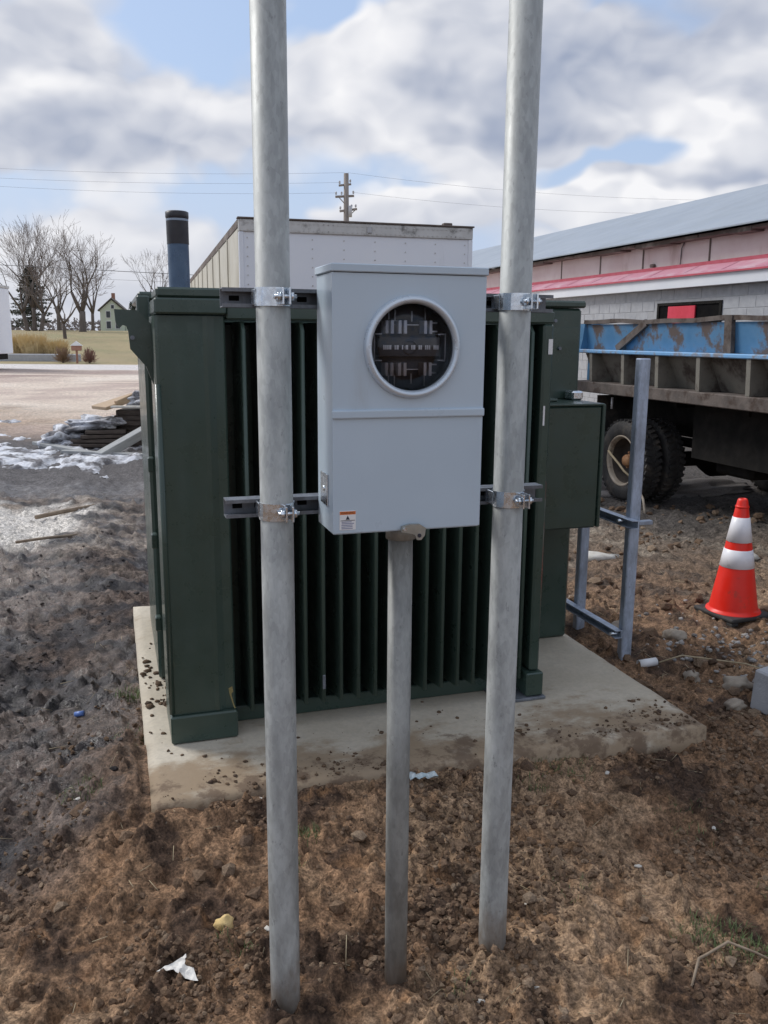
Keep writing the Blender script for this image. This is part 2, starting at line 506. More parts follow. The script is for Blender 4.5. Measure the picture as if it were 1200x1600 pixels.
M_['palestone'] = mat('pale_stone', (0.50, 0.47, 0.42), (0.62, 0.60, 0.55), 0.85, 0, 20)
M_['bark'] = mat('bark', (0.105, 0.085, 0.075), (0.16, 0.135, 0.12), 0.9, 0, 2, stretch=(1, 1, 0.2))
M_['twig'] = mat('twigs', (0.20, 0.165, 0.155), (0.26, 0.22, 0.20), 0.9, 0, 0.5)
M_['conifer'] = mat('conifer_needles', (0.075, 0.085, 0.07), (0.11, 0.115, 0.095), 0.9, 0, 1.5)
M_['reed'] = mat('tan_reed', (0.58, 0.43, 0.20), (0.68, 0.53, 0.29), 0.85, 0, 2, dirt=(0.30, 0.19, 0.10), dirt_lo=0.5, dirt_hi=0.8)
M_['house'] = mat('pale_green_siding', (0.55, 0.61, 0.50), (0.60, 0.66, 0.55), 0.7, 0, 1)
M_['house_roof'] = mat('house_shingles', (0.10, 0.09, 0.085), (0.15, 0.13, 0.12), 0.85, 0, 2)
M_['glass_far'] = mat('far_window_glass', (0.035, 0.045, 0.055), (0.05, 0.06, 0.07), 0.15)
M_['brick'] = mat('chimney_brick', (0.30, 0.15, 0.11), (0.38, 0.21, 0.16), 0.85, 0, 6)
M_['polewood'] = mat('pole_wood', (0.21, 0.18, 0.155), (0.29, 0.255, 0.225), 0.85, 0, 3, stretch=(1, 1, 0.15))
M_['wire'] = mat('wire', (0.13, 0.13, 0.14), (0.17, 0.17, 0.18), 0.6)
M_['porcelain'] = mat('insulator', (0.42, 0.42, 0.43), None, 0.3)
M_['woods'] = mat('distant_woods', (0.16, 0.135, 0.13), (0.24, 0.205, 0.19), 0.95, 0, 0.3)
M_['evergreen'] = mat('evergreen_shrub', (0.05, 0.06, 0.045), (0.09, 0.10, 0.075), 0.9, 0, 1)

# ------------------------------------------------------------------ ground
_perm = rng.permutation(4096)
_grad = rng.uniform(0, 2 * np.pi, 4096)
_gx, _gy = np.cos(_grad), np.sin(_grad)


def pn(x, y):
    xi = np.floor(x).astype(np.int64); yi = np.floor(y).astype(np.int64)
    xf = x - xi; yf = y - yi

    def h(a, b): return _perm[(_perm[a & 4095] + b) & 4095]

    def g(a, b, dx, dy):
        k = h(a, b)
        return _gx[k] * dx + _gy[k] * dy
    uu = xf * xf * xf * (xf * (xf * 6 - 15) + 10); vv = yf * yf * yf * (yf * (yf * 6 - 15) + 10)
    a = g(xi, yi, xf, yf); b = g(xi + 1, yi, xf - 1, yf)
    c = g(xi, yi + 1, xf, yf - 1); d = g(xi + 1, yi + 1, xf - 1, yf - 1)
    return (a + uu * (b - a)) * (1 - vv) + (c + uu * (d - c)) * vv


def fbm(x, y, s, o=4, g=0.5):
    r = 0; a = 1.0
    for i in range(o):
        r = r + a * pn(x * s + 17.3 * i, y * s - 9.1 * i)
        s *= 2.03; a *= g
    return r


def sstep(x, a, b):
    t = np.clip((x - a) / (b - a), 0, 1)
    return t * t * (3 - 2 * t)


SLAB = (0.05, 2.235, 2.70, 4.98)     # u0 u1 v0 v1
SLAB_Z = 0.12


def wetness(x, y):
    """the dark wet mud to the left of the pad"""
    u, v = to_uv(x, y)
    b = x + 0.86 + 0.10 * fbm(x, y, 1.6, 4) * 2 + 0.10 * np.clip(2.6 - y, 0, 2) * 2
    m = sstep(-b, -0.05, 0.35) * sstep(y, 1.75, 2.5)
    return m * (1 - sstep(y, 12.5, 17 + 0 * x))


def height(x, y):
    x = np.asarray(x, float); y = np.asarray(y, float)
    r = np.hypot(x, y)
    near = 1 - sstep(r, 7, 16)
    w = wetness(x, y)
    rough = (1 - 0.15 * w)
    z = 0.030 * fbm(x, y, 1.1, 3) * near
    lump = np.abs(fbm(x, y, 5.5, 4, 0.58))
    z = z + near * rough * (0.052 * (0.38 - lump))
    z = z + near * rough * 0.012 * np.abs(fbm(x + 5, y, 19, 3, 0.6))
    cr = np.clip(fbm(x, y + 3, 13, 3, 0.6) - 0.12, 0, 1)
    z = z + near * rough * 0.085 * cr
    # ruts in the wet mud
    rut = np.sin((x * 0.93 + y * 0.36) * 7 + 2.2 * pn(x * 0.9, y * 0.9))
    z = z + w * near * (0.030 * rut + 0.040 * np.abs(fbm(x * 0.8, y * 1.5 + 4, 3.6, 4, .6)))
    z = z + 0.06 * fbm(x, y, 0.13, 3) * sstep(r, 6, 14) * (1 - sstep(r, 30, 60))
    # soil banked against the pad's near edge, lower at its right end
    u, v = to_uv(x, y)
    du = np.maximum(np.maximum(SLAB[0] - u, u - SLAB[1]), 0)
    dv = np.maximum(np.maximum(SLAB[2] - v, v - SLAB[3]), 0)
    dist = np.hypot(du, dv)
    bank = 0.094 - 0.062 * sstep(u, 0.7, 1.7)
    z = z + (bank + 0.03 * fbm(x, y, 4, 3)) * np.exp(-(dist / 0.42) ** 2) * (v < 3.2)
    inside = (u > SLAB[0] + .02) & (u < SLAB[1] - .02) & (v > SLAB[2] + .02) & (v < SLAB[3] - .02)
    z = np.where(inside, -0.03, z)
    edge = (u > SLAB[0] - .03) & (u < SLAB[1] + .03) & (v > SLAB[2] - .03) & (v < SLAB[3] + .03)
    z = np.where(edge & ~inside, np.minimum(z, SLAB_Z - 0.014), z)
    # loose mounds where the posts were set
    for pu, pv in ((0.337, 1.86), (0.619, 1.86), (0.9, 1.86)):
        px, py, _ = FR(pu, pv)
        z = z + 0.022 * np.exp(-(((x - px) ** 2 + (y - py) ** 2) / 0.12 ** 2)) - 0.030 * np.exp(-(((x - px) ** 2 + (y - py) ** 2) / 0.055 ** 2))
    # rubble ridge right of the pad
    z = z + 0.09 * np.exp(-((u - 2.62) / 0.22) ** 2) * sstep(v, 3.4, 4.2) * (1 - sstep(v, 5.5, 6.8)) * (0.6 + fbm(x, y, 3, 3))
    # the lawn rises beyond the road
    z = z + 2.15 * sstep(y, 46, 118)
    return z


def ground_sheet():
    HW = R(36)
    dth = 0.0037
    th_d = np.arange(-HW, HW + 1e-6, dth)
    th_c = np.linspace(HW, 2 * np.pi - HW, 40)[1:-1]
    th = np.concatenate([th_d, th_c])
    rs = [1.15]
    while rs[-1] < 900:
        r = rs[-1]
        k = 0.0037 if r < 4.2 else (0.0058 if r < 9 else (0.011 if r < 60 else 0.04))
        rs.append(r * (1 + k))
    rs = np.array([0.4, 0.8, 1.0] + rs)
    nr, nt = len(rs), len(th)
    RR, TT = np.meshgrid(rs, th, indexing='ij')
    X = RR * np.sin(TT); Y = RR * np.cos(TT)
    Z = height(X, Y)
    co = np.stack([X, Y, Z], -1).reshape(-1, 3)
    co = np.vstack([co, [[0, 0, 0]]])
    i = np.arange(nr - 1)[:, None]; j = np.arange(nt)[None, :]
    j2 = (j + 1) % nt
    q = np.stack([i * nt + j, i * nt + j2, (i + 1) * nt + j2, (i + 1) * nt + j], -1).reshape(-1, 4)
    tri = np.stack([np.full(nt, nr * nt), (np.arange(nt) + 1) % nt, np.arange(nt)], -1)
    me = bpy.data.meshes.new('ground')
    nl = q.size + tri.size
    me.vertices.add(len(co)); me.vertices.foreach_set('co', co.ravel())
    me.loops.add(nl)
    me.loops.foreach_set('vertex_index', np.concatenate([q[:, ::-1].ravel(), tri[:, ::-1].ravel()]).astype(np.int32))
    npoly = len(q) + len(tri)
    me.polygons.add(npoly)
    me.polygons.foreach_set('loop_start', np.concatenate([np.arange(len(q)) * 4, q.size + np.arange(len(tri)) * 3]).astype(np.int32))
    me.polygons.foreach_set('use_smooth', np.ones(npoly, bool))
    me.update(calc_edges=True)
    me.validate()
    # soil kinds and zone tones as vertex colours
    x, y = co[:, 0], co[:, 1]
    u, v = to_uv(x, y)
    n1 = fbm(x, y, 0.9, 4); n2 = fbm(x + 40, y, 3.2, 4); n3 = fbm(x - 20, y, 0.22, 4); n4 = fbm(x, y + 60, 9, 3)
    def mixc(a, c, m): return a + (np.array(c)[None, :] - a) * np.clip(m, 0, 1)[:, None]
    col = np.tile(np.array([0.178, 0.107, 0.062]), (len(co), 1))
    col = mixc(col, (0.062, 0.038, 0.025), sstep(n2 + 0.4 * n4, -0.02, 0.34))
    col = mixc(col, (0.27, 0.182, 0.113), sstep(n1 - 0.5 * n2, 0.05, 0.42) * 0.8)
    col = mixc(col, (0.20, 0.11, 0.055), sstep(n4 + n1 * .5, 0.25, 0.6) * 0.6)
    far_r = sstep(y, 4.2, 7.5) * sstep(x, -0.3, 0.6)
    col = mixc(col, (0.115, 0.092, 0.072), far_r * 0.9)
    col = mixc(col, (0.24, 0.20, 0.155), far_r * sstep(n2 + n1, 0.12, 0.5) * 0.8)
    col = mixc(col, (0.07, 0.062, 0.056), sstep(u, 3.9, 4.7) * sstep(v, 5.2, 6.5))  # darker grey around and under the truck
    w = wetness(x, y)
    mud = np.tile(np.array([0.068, 0.049, 0.040]), (len(co), 1))
    mud = mixc(mud, (0.108, 0.082, 0.068), sstep(n1 + n2 * .6, 0.02, 0.45))
    mud = mixc(mud, (0.034, 0.030, 0.031), sstep(-n2 - n1 * .4, 0.05, 0.4))
    mud = mixc(mud, (0.14, 0.108, 0.090), sstep(n4 + 0.4 * n2, 0.10, 0.45) * 0.6)
    mud = mixc(mud, (0.022, 0.020, 0.022), sstep(fbm(x * 0.6 + 9, y * 1.8, 1.9, 5, .6), 0.02, 0.30) * 0.85)
    mud = mixc(mud, (0.20, 0.165, 0.135), sstep(y, 5.2, 7.0) * (1 - sstep(y, 8.2, 9.2)) * sstep(n2 + n1 * .5, -0.2, 0.35))
    mud = mixc(mud, (0.46, 0.43, 0.39), sstep(y, 6.3, 6.8) * (1 - sstep(y + n2 * .5, 7.9, 8.3)) * sstep(-x + 0.35 * n2, 2.55, 2.85))
    mud = mixc(mud, (0.085, 0.080, 0.082), sstep(y, 8.3, 9.2))
    col = mixc(col, (0, 0, 0), 0 * w)
    col = col * (1 - w[:, None]) + mud * w[:, None]
    yard = sstep(y + 2.6 * n3 * 2 + 0.10 * x, 13.5, 19)
    tan = np.tile(np.array([0.50, 0.42, 0.35]), (len(co), 1))
    tan = mixc(tan, (0.40, 0.32, 0.275), sstep(n3 + 0.3 * n1, 0.0, 0.4))
    tan = mixc(tan, (0.27, 0.20, 0.175), sstep(fbm(x * 0.25, y, 0.35, 3), 0.12, 0.42) * sstep(y, 24, 34))
    tan = mixc(tan, (0.56, 0.49, 0.42), sstep(-n3, 0.05, 0.4))
    col = col * (1 - yard[:, None]) + tan * yard[:, None]
    rd = sstep(y, 41.5, 42.2) * (1 - sstep(y, 48.3, 48.8))
    col = mixc(col, (0.50, 0.47, 0.45), rd)
    col = mixc(col, (0.24, 0.18, 0.16), sstep(y, 36, 37.5) * (1 - sstep(y + n1, 40.5, 42)) * 0.7)
    lawn = sstep(y, 48.4, 49.2)
    lc = np.tile(np.array([0.265, 0.215, 0.12]), (len(co), 1))
    lc = mixc(lc, (0.21, 0.19, 0.10), sstep(n3, -0.1, 0.4))
    lc = mixc(lc, (0.27, 0.215, 0.13), sstep(fbm(x, y, 0.06, 3), 0.0, 0.4))
    col = col * (1 - lawn[:, None]) + lc * lawn[:, None]
    ca = me.color_attributes.new('soil', 'FLOAT_COLOR', 'POINT')
    wetv = w * sstep(n1 - n2 * .3, -0.45, 0.05) * (1 - sstep(y, 8.5, 10.5))
    rgba = np.concatenate([col, wetv[:, None]], 1).astype(np.float32)
    ca.data.foreach_set('color', rgba.ravel())
    o = bpy.data.objects.new('ground', me)
    C.objects.link(o)
    tag(o, kind='structure')
    m = bpy.data.materials.new('soil')
    m.use_nodes = True
    N = NT(m.node_tree)
    bs = m.node_tree.nodes['Principled BSDF']
    at = N.n('ShaderNodeVertexColor', layer_name='soil')
    pos = N.n('ShaderNodeNewGeometry').outputs['Position']
    f1 = N.noise(pos, 38, 8, 0.68)
    f2 = N.noise(pos, 130, 4, 0.65)
    f3 = N.noise(pos, 9, 6, 0.6)
    k = N.m('MULTIPLY', N.ss(f1, 0.3, 0.7, 0.42, 1.6), N.ss(f2, 0.3, 0.7, 0.55, 1.5))
    k = N.m('MULTIPLY', k, N.ss(f3, 0.3, 0.7, 0.80, 1.18))
    colr = N.v('SCALE', at.outputs[0], s=N.m('MULTIPLY', k, 1.22))
    peb = N.noise(pos, 75, 2, 0.5)
    colr = N.mix(N.ss(peb, 0.70, 0.76, 0.0, 0.55), colr, (0.30, 0.25, 0.19))
    N.put(bs.inputs['Base Color'], colr)
    N.put(bs.inputs['Roughness'], N.m('SUBTRACT', 0.92, N.m('MULTIPLY', at.outputs['Alpha'], N.ss(f3, 0.35, 0.65, 0.42, 0.76))))
    bs.inputs['Specular IOR Level'].default_value = 0.30
    b = N.n('ShaderNodeBump'); b.inputs['Strength'].default_value = 0.75; b.inputs['Distance'].default_value = 0.014
    N.put(b.inputs['Height'], N.m('ADD', f1, N.m('MULTIPLY', f2, 0.5)))
    N.put(bs.inputs['Normal'], b.outputs[0])
    me.materials.append(m)
    return o


ground_sheet()


def gz(x, y):
    return float(height(np.array([x]), np.array([y]))[0])


def G(x, y, dz=0.0):
    return (x, y, gz(x, y) + dz)


# base icosahedron for crumbs
_t = (1 + 5 ** .5) / 2
ICO_V = np.array([(-1, _t, 0), (1, _t, 0), (-1, -_t, 0), (1, -_t, 0), (0, -1, _t), (0, 1, _t), (0, -1, -_t), (0, 1, -_t),
                  (_t, 0, -1), (_t, 0, 1), (-_t, 0, -1), (-_t, 0, 1)]) / math.hypot(1, _t)
ICO_F = np.array([(0, 11, 5), (0, 5, 1), (0, 1, 7), (0, 7, 10), (0, 10, 11), (1, 5, 9), (5, 11, 4), (11, 10, 2), (10, 7, 6), (7, 1, 8),
                  (3, 9, 4), (3, 4, 2), (3, 2, 6), (3, 6, 8), (3, 8, 9), (4, 9, 5), (2, 4, 11), (6, 2, 10), (8, 6, 7), (9, 8, 1)])


def crumbs(name, pts, sizes, material, flat=0.75, smooth=True):
    n = len(pts)
    v = ICO_V[None] * (1 + rng.uniform(-0.32, 0.32, (n, 12, 1)))
    v = v * rng.uniform(0.7, 1.3, (n, 1, 3)) * np.array([1, 1, flat])
    a = rng.uniform(0, 2 * np.pi, n)
    c, s = np.cos(a)[:, None], np.sin(a)[:, None]
    x = v[..., 0] * c - v[..., 1] * s; y = v[..., 0] * s + v[..., 1] * c
    v = np.stack([x, y, v[..., 2]], -1) * sizes[:, None, None] + pts[:, None, :]
    f = ICO_F[None] + (np.arange(n) * 12)[:, None, None]
    me = bpy.data.meshes.new(name)
    me.vertices.add(n * 12); me.vertices.foreach_set('co', v.ravel())
    me.loops.add(n * 60); me.loops.foreach_set('vertex_index', f.ravel().astype(np.int32))
    me.polygons.add(n * 20); me.polygons.foreach_set('loop_start', (np.arange(n * 20) * 3).astype(np.int32))
    me.polygons.foreach_set('use_smooth', np.full(n * 20, smooth))
    me.update(calc_edges=True)
    me.materials.append(material)
    o = bpy.data.objects.new(name, me)
    C.objects.link(o)
    return o


def island_mat(name, cols, rough=0.95, bump_scale=150):
    m = bpy.data.materials.new(name)
    m.use_nodes = True
    N = NT(m.node_tree)
    bs = m.node_tree.nodes['Principled BSDF']
    g = N.n('ShaderNodeNewGeometry')
    rp = N.n('ShaderNodeValToRGB')
    rp.color_ramp.interpolation = 'LINEAR'
    el = rp.color_ramp.elements
    while len(el) < len(cols): el.new(0.5)
    for i, c in enumerate(cols):
        el[i].position = i / (len(cols) - 1); el[i].color = (*c, 1)
    N.put(rp.inputs[0], g.outputs['Random Per Island'])
    nz = N.noise(g.outputs['Position'], bump_scale, 4, 0.65)
    N.put(bs.inputs['Base Color'], N.v('SCALE', rp.outputs[0], s=N.ss(nz, 0.25, 0.75, 0.6, 1.35)))
    bs.inputs['Roughness'].default_value = rough
    bs.inputs['Specular IOR Level'].default_value = 0.3
    b = N.n('ShaderNodeBump'); b.inputs['Strength'].default_value = 0.8; b.inputs['Distance'].default_value = 0.006
    N.put(b.inputs['Height'], nz); N.put(bs.inputs['Normal'], b.outputs[0])
    return m


M_['crumb'] = island_mat('soil_crumbs', [(0.07, 0.043, 0.027), (0.16, 0.102, 0.064), (0.21, 0.14, 0.09), (0.12, 0.076, 0.05), (0.28, 0.205, 0.14)])
M_['gravel'] = island_mat('gravel_stones', [(0.20, 0.19, 0.18), (0.32, 0.31, 0.30), (0.42, 0.40, 0.38), (0.15, 0.13, 0.12)])
M_['slabdirt'] = island_mat('dirt_on_pad', [(0.10, 0.065, 0.042), (0.16, 0.105, 0.065), (0.07, 0.046, 0.033)])


def scatter(n, smin, smax, x0, x1, y0, y1, keep, power=2.2):
    x = rng.uniform(x0, x1, n); y = rng.uniform(y0, y1, n)
    k = keep(x, y) > rng.uniform(0, 1, n)
    x, y = x[k], y[k]
    s = smin + (smax - smin) * rng.uniform(0, 1, len(x)) ** power
    return np.stack([x, y, height(x, y) + s * 0.15], -1), s


def off_slab(x, y, pad=0.0):
    u, v = to_uv(x, y)
    return ~((u > SLAB[0] - pad) & (u < SLAB[1] + pad) & (v > SLAB[2] - pad) & (v < SLAB[3] + pad))


p1, s1 = scatter(60000, 0.0022, 0.0135, -1.3, 2.0, 1.35, 3.6,
                 lambda x, y: off_slab(x, y) * (1 - 0.85 * wetness(x, y)) * np.clip(0.45 + 2.6 * fbm(x, y, 1.9, 3), 0.02, 1), 3.2)
p2, s2 = scatter(1500, 0.010, 0.032, -1.2, 2.4, 1.6, 4.4, lambda x, y: off_slab(x, y, .02) * (1 - 0.9 * wetness(x, y)) * np.clip(fbm(x, y, 1.6, 3) + 0.35, 0, 1), 2.6)
p3, s3 = scatter(2600, 0.010, 0.045, 0.4, 4.2, 3.3, 8.5, lambda x, y: off_slab(x, y, .03) * np.clip(0.35 + 1.5 * fbm(x, y, 1.2, 3), 0.03, 1), 2.6)
cr = crumbs('soil_crumbs', np.vstack([p1, p2, p3]), np.concatenate([s1, s2, s3]), M_['crumb'], smooth=False)
tag(cr, 'loose crumbs and clods of brown soil', 'soil', kind='stuff')
p4, s4 = scatter(6000, 0.003, 0.015, -2.6, -0.9, 2.6, 7, lambda x, y: off_slab(x, y, .02) * np.clip(0.35 + 1.5 * fbm(x, y, 1.3, 3), 0.03, 1), 2.8)
M_['mudclod'] = island_mat('mud_clods', [(0.04, 0.033, 0.031), (0.075, 0.06, 0.054), (0.10, 0.08, 0.066), (0.032, 0.027, 0.027)], 0.75)
tag(crumbs('mud_clods', p4, s4, M_['mudclod'], 0.5, False), 'dark clods of wet mud left of the concrete pad', 'mud', kind='stuff')


def gravel_keep(x, y):
    return np.exp(-(((x - 1.98) / 0.40) ** 2 + ((y - 4.35) / 0.42) ** 2)) * 0.95


p5, s5 = scatter(2400, 0.006, 0.020, 1.2, 2.9, 3.5, 5.4, gravel_keep, 2.0)
tag(crumbs('gravel', p5, s5, M_['gravel'], 0.7), 'grey gravel scattered in front of the traffic cone', 'gravel', kind='stuff')


def blades(name, spots, material, label, cat):
    vs, fs = [], []
    for (x, y, spread, n, h, w) in spots:
        for _ in range(int(n * 1.6)):
            a = random.uniform(0, 6.283); d = spread * math.sqrt(random.random())
            bx, by = x + d * math.cos(a), y + d * math.sin(a)
            bz = gz(bx, by) - 0.004
            hh = h * random.uniform(0.5, 1.2); ln = random.uniform(0.2, 1.1) * hh; aa = random.uniform(0, 6.283)
            dx, dy = math.cos(aa), math.sin(aa); sx, sy = -dy * w, dx * w
            o = len(vs)
            mx, my, mz = bx + dx * ln * .4, by + dy * ln * .4, bz + hh * .7
            vs += [(bx - sx, by - sy, bz), (bx + sx, by + sy, bz), (mx - sx * .7, my - sy * .7, mz), (mx + sx * .7, my + sy * .7, mz), (bx + dx * ln, by + dy * ln, bz + hh)]
            fs += [(o, o + 1, o + 3, o + 2), (o + 2, o + 3, o + 4)]
    o = MB().add(vs, fs).obj(name, material)
    return tag(o, label, cat, kind='stuff')


gs = [(0.94, 2.09, 0.10, 150, 0.030, 0.0014), (0.87, 2.13, 0.06, 60, 0.026, 0.0014), (1.02, 2.06, 0.05, 60, 0.03, 0.0014), (-0.24, 2.5, 0.05, 60, 0.028, 0.0014),
      (-0.27, 2.36, 0.03, 25, 0.022, 0.0012), (0.68, 3.02, 0.12, 110, 0.028, 0.0014), (0.55, 2.86, 0.06, 40, 0.025, 0.0014), (-1.13, 3.66, 0.09, 110, 0.035, 0.0018),
      (-1.0, 3.2, 0.10, 60, 0.03, 0.0015), (-0.42, 2.05, 0.03, 25, 0.022, 0.0012), (-0.36, 2.02, 0.025, 20, 0.02, 0.0012), (1.05, 2.7, 0.12, 60, 0.022, 0.0013),
      (0.2, 1.9, 0.05, 30, 0.02, 0.0012), (1.25, 2.3, 0.12, 60, 0.024, 0.0013), (0.55, 2.3, 0.08, 30, 0.02, 0.0012), (-1.05, 2.75, 0.08, 60, 0.03, 0.0015)]
blades('grass', gs, M_['grass'], 'sparse green grass sprigs coming through the soil', 'grass')

# straw and rootlets lying in the soil
sm = MB()
for _ in range(520):
    x = random.uniform(-1.6, 2.6); y = random.uniform(1.6, 6.5)
    if not off_slab(np.array([x]), np.array([y]), .02)[0]: continue
    a = random.uniform(0, math.pi); l = random.uniform(0.012, 0.05) * (1 + 0.12 * y)
    p0 = G(x, y, 0.004); xm, ym = x + l * math.cos(a), y + l * math.sin(a)
    p1_ = (xm, ym, gz(xm, ym) + random.uniform(0.003, 0.012))
    sm.tube([p0, p1_], 0.0009 + 0.0004 * random.random(), 4)
tag(sm.obj('straw', M_['straw']), 'dry straw and rootlets strewn on the soil', 'straw', kind='stuff')

# ------------------------------------------------------------------ concrete pad
padm = bpy.data.materials.new('pad_concrete')
padm.use_nodes = True
N = NT(padm.node_tree)
bs = padm.node_tree.nodes['Principled BSDF']
oc = N.n('ShaderNodeTexCoord').outputs['Object']
a1 = N.noise(oc, 2.2, 6, 0.6); a2 = N.noise(oc, 55, 4, 0.6)
colp = N.mix(N.ss(a1, 0.3, 0.7), (0.47, 0.41, 0.315), (0.58, 0.52, 0.42))
colp = N.mix(N.ss(a2, 0.3, 0.75, 0.0, 0.35), colp, (0.31, 0.28, 0.235))
spx = N.n('ShaderNodeSeparateXYZ'); N.put(spx.inputs[0], oc)
# soil trodden onto the near edge of the pad
st = N.noise(N.v('MULTIPLY', oc, (1, 1.6, 1)), 3.6, 8, 0.68)
edgew = N.ss(spx.outputs[1], 0.02, 0.55, 0.22, -0.10)
colp = N.mix(N.ss(N.m('ADD', st, edgew), 0.47, 0.68, 0.0, 0.85), colp, (0.27, 0.19, 0.115))
st2 = N.noise(oc, 10, 6, 0.7)
colp = N.mix(N.ss(N.m('ADD', st2, edgew), 0.66, 0.80, 0.0, 0.8), colp, (0.13, 0.085, 0.055))
N.put(bs.inputs['Base Color'], colp)
bs.inputs['Roughness'].default_value = 0.88
bp = N.n('ShaderNodeBump'); bp.inputs['Strength'].default_value = 0.35; bp.inputs['Distance'].default_value = 0.004
N.put(bp.inputs['Height'], N.m('ADD', a2, a1)); N.put(bs.inputs['Normal'], bp.outputs[0])
SW, SD = SLAB[1] - SLAB[0], SLAB[3] - SLAB[2]
bm = bmesh.new()
bmesh.ops.create_cube(bm, size=1)
for w in bm.verts: w.co = ((w.co.x + .5) * SW, (w.co.y + .5) * SD, -0.08 + (w.co.z + .5) * (SLAB_Z + 0.08))
bmesh.ops.subdivide_edges(bm, edges=[e for e in bm.edges if abs((e.verts[0].co - e.verts[1].co).z) < .01], cuts=46, use_grid_fill=True)
for w in bm.verts:
    if w.co.z > 0.05:
        n_ = pn(np.array([w.co.x * 6.3]), np.array([w.co.y * 6.3]))[0]
        n2_ = pn(np.array([w.co.x * 17 + 3]), np.array([w.co.y * 17]))[0]
        e_ = min(w.co.x, SW - w.co.x, w.co.y, SD - w.co.y)
        if e_ < 0.001:
            w.co.z += -0.008 - 0.008 * max(0, n2_) ; 
            cx, cy = SW / 2, SD / 2
            w.co.x += (cx - w.co.x) / cx * 0.006 * (1 + n_); w.co.y += (cy - w.co.y) / cy * 0.006 * (1 + n_)
        else: w.co.z += 0.0015 * n_
pad = MB().bm(bm, True).obj('concrete_pad', padm)
place(pad, FR(SLAB[0], SLAB[2]), YAW)
tag(pad, 'rectangular grey concrete pad with soil on its near edge, under the green transformer', 'concrete pad')
# crumbs on the pad
n = 1500
uu = rng.uniform(0.03, SW - 0.03, n); vv = 0.03 + rng.exponential(0.16, n)
keepm = (vv < 0.62) & (1.6 * fbm(uu * 1.6, vv * 2.2, 2.0, 3) + 0.04 > rng.uniform(0, 0.7, n))
uu, vv = uu[keepm], vv[keepm]
ww = np.stack([(uu + SLAB[0]) * CU - (vv + SLAB[2]) * SU, (uu + SLAB[0]) * SU + (vv + SLAB[2]) * CU, np.full(len(uu), SLAB_Z + 0.002)], -1)
sz_ = 0.0018 + 0.011 * rng.uniform(0, 1, len(uu)) ** 4.0
# a clump by the left edge
n2c = 60
ul = rng.uniform(0.02, 0.12, n2c); vl = 1.05 + rng.normal(0, 0.22, n2c)
wl = np.stack([(ul + SLAB[0]) * CU - (vl + SLAB[2]) * SU, (ul + SLAB[0]) * SU + (vl + SLAB[2]) * CU, np.full(n2c, SLAB_Z + 0.002)], -1)
tag(crumbs('soil_on_pad', np.vstack([ww, wl]), np.concatenate([sz_, 0.004 + 0.016 * rng.uniform(0, 1, n2c) ** 2]), M_['slabdirt'], 0.6),
    'crumbs of soil spilled on the concrete pad', 'soil', kind='stuff')

# ------------------------------------------------------------------ transformer
TU, TV = 0.15, 3.15
T = root('transformer', 'dark green pad mounted transformer with vertical cooling fins', 'transformer', FR(TU, TV, SLAB_Z), YAW)
Z0 = SLAB_Z


def tz(z): return z - Z0


def tp(u0, u1, v0, v1, z0, z1, bev=0.006):
    return (u0 - TU, u1 - TU, v0 - TV, v1 - TV, tz(z0), tz(z1), bev)


gm = M_['green']
MB().box(*tp(0.19, 1.66, 3.44, 3.80, 0.121, 1.70, .01)).obj('tank', gm, T)
MB().box(*tp(0.14, 2.20, 3.802, 4.70, 0.121, 1.79, .012)).obj('cabinet', gm, T)
MB().box(*tp(0.125, 2.215, 3.79, 4.72, 1.792, 1.825, .008)).obj('cabinet_lid', gm, T)
# corner panel: flat front, rounded left edge, chamfer to the fins
def corner(name, poly, z0, z1):
    return MB().prism(poly, lambda a, b: (a - TU, b - TV, tz(z0)), lambda a, b: (a - TU, b - TV, tz(z1))).obj(name, gm, T)


corner('corner_panel', [(0.150, 3.44), (0.150, 3.175), (0.155, 3.160), (0.165, 3.150), (0.318, 3.150), (0.334, 3.146), (0.347, 3.153), (0.360, 3.160), (0.392, 3.160), (0.398, 3.166), (0.398, 3.44)], 0.234, 1.716)
MB().cyl((0.008, 0.003, tz(0.24)), (0.008, 0.003, tz(1.48)), 0.011, seg=12).obj('edge_bead', gm, T)
MB().box(*tp(0.150, 0.402, 3.132, 3.45, 0.122, 0.232, .006)).obj('corner_foot', gm, T)
MB().box(*tp(0.155, 0.40, 3.125, 3.46, 1.722, 1.776, .006)).obj('corner_cap', gm, T)
MB().box(*tp(0.163, 0.396, 3.133, 3.46, 1.778, 1.812, .007)).obj('corner_cap_top', gm, T)
MB().box(*tp(0.403, 1.70, 3.15, 3.47, 1.706, 1.752, .005)).obj('fin_header', gm, T)
# fins, alike: they share one mesh
fb = MB()
fp = [(0.006, 0.215), (0.26, 0.175), (0.26, 1.700), (0.03, 1.700), (0.006, 1.672)]
fb.prism(fp, lambda a, z: (-0.0065, a, tz(z)), lambda a, z: (0.0065, a, tz(z)))
fb.cyl((0, 0.007, tz(0.215)), (0, 0.007, tz(1.672)), 0.0085, seg=8)
fin0 = fb.obj('cooling_fin', M_['green_edge'], T)
fus = [0.462 + 0.0717 * k for k in range(17)]
fin0.location = (fus[0] - TU, 0, 0)
for fu in fus[1:]:
    link_copy(fin0, T, (fu - TU, 0, 0))
MB().box(*tp(1.655, 1.70, 3.150, 3.45, 0.242, 1.704, .008)).obj('end_column', gm, T)
MB().box(*tp(1.632, 1.712, 3.128, 3.30, 0.136, 0.240, .005)).obj('end_foot', gm, T)
MB().box(*tp(1.50, 1.722, 3.118, 3.40, 0.1215, 0.134, .002)).obj('base_plate', M_['strut'], T)
MB().box(*tp(0.404, 1.63, 3.27, 3.44, 0.122, 0.185, .004)).obj('base_sill', gm, T)
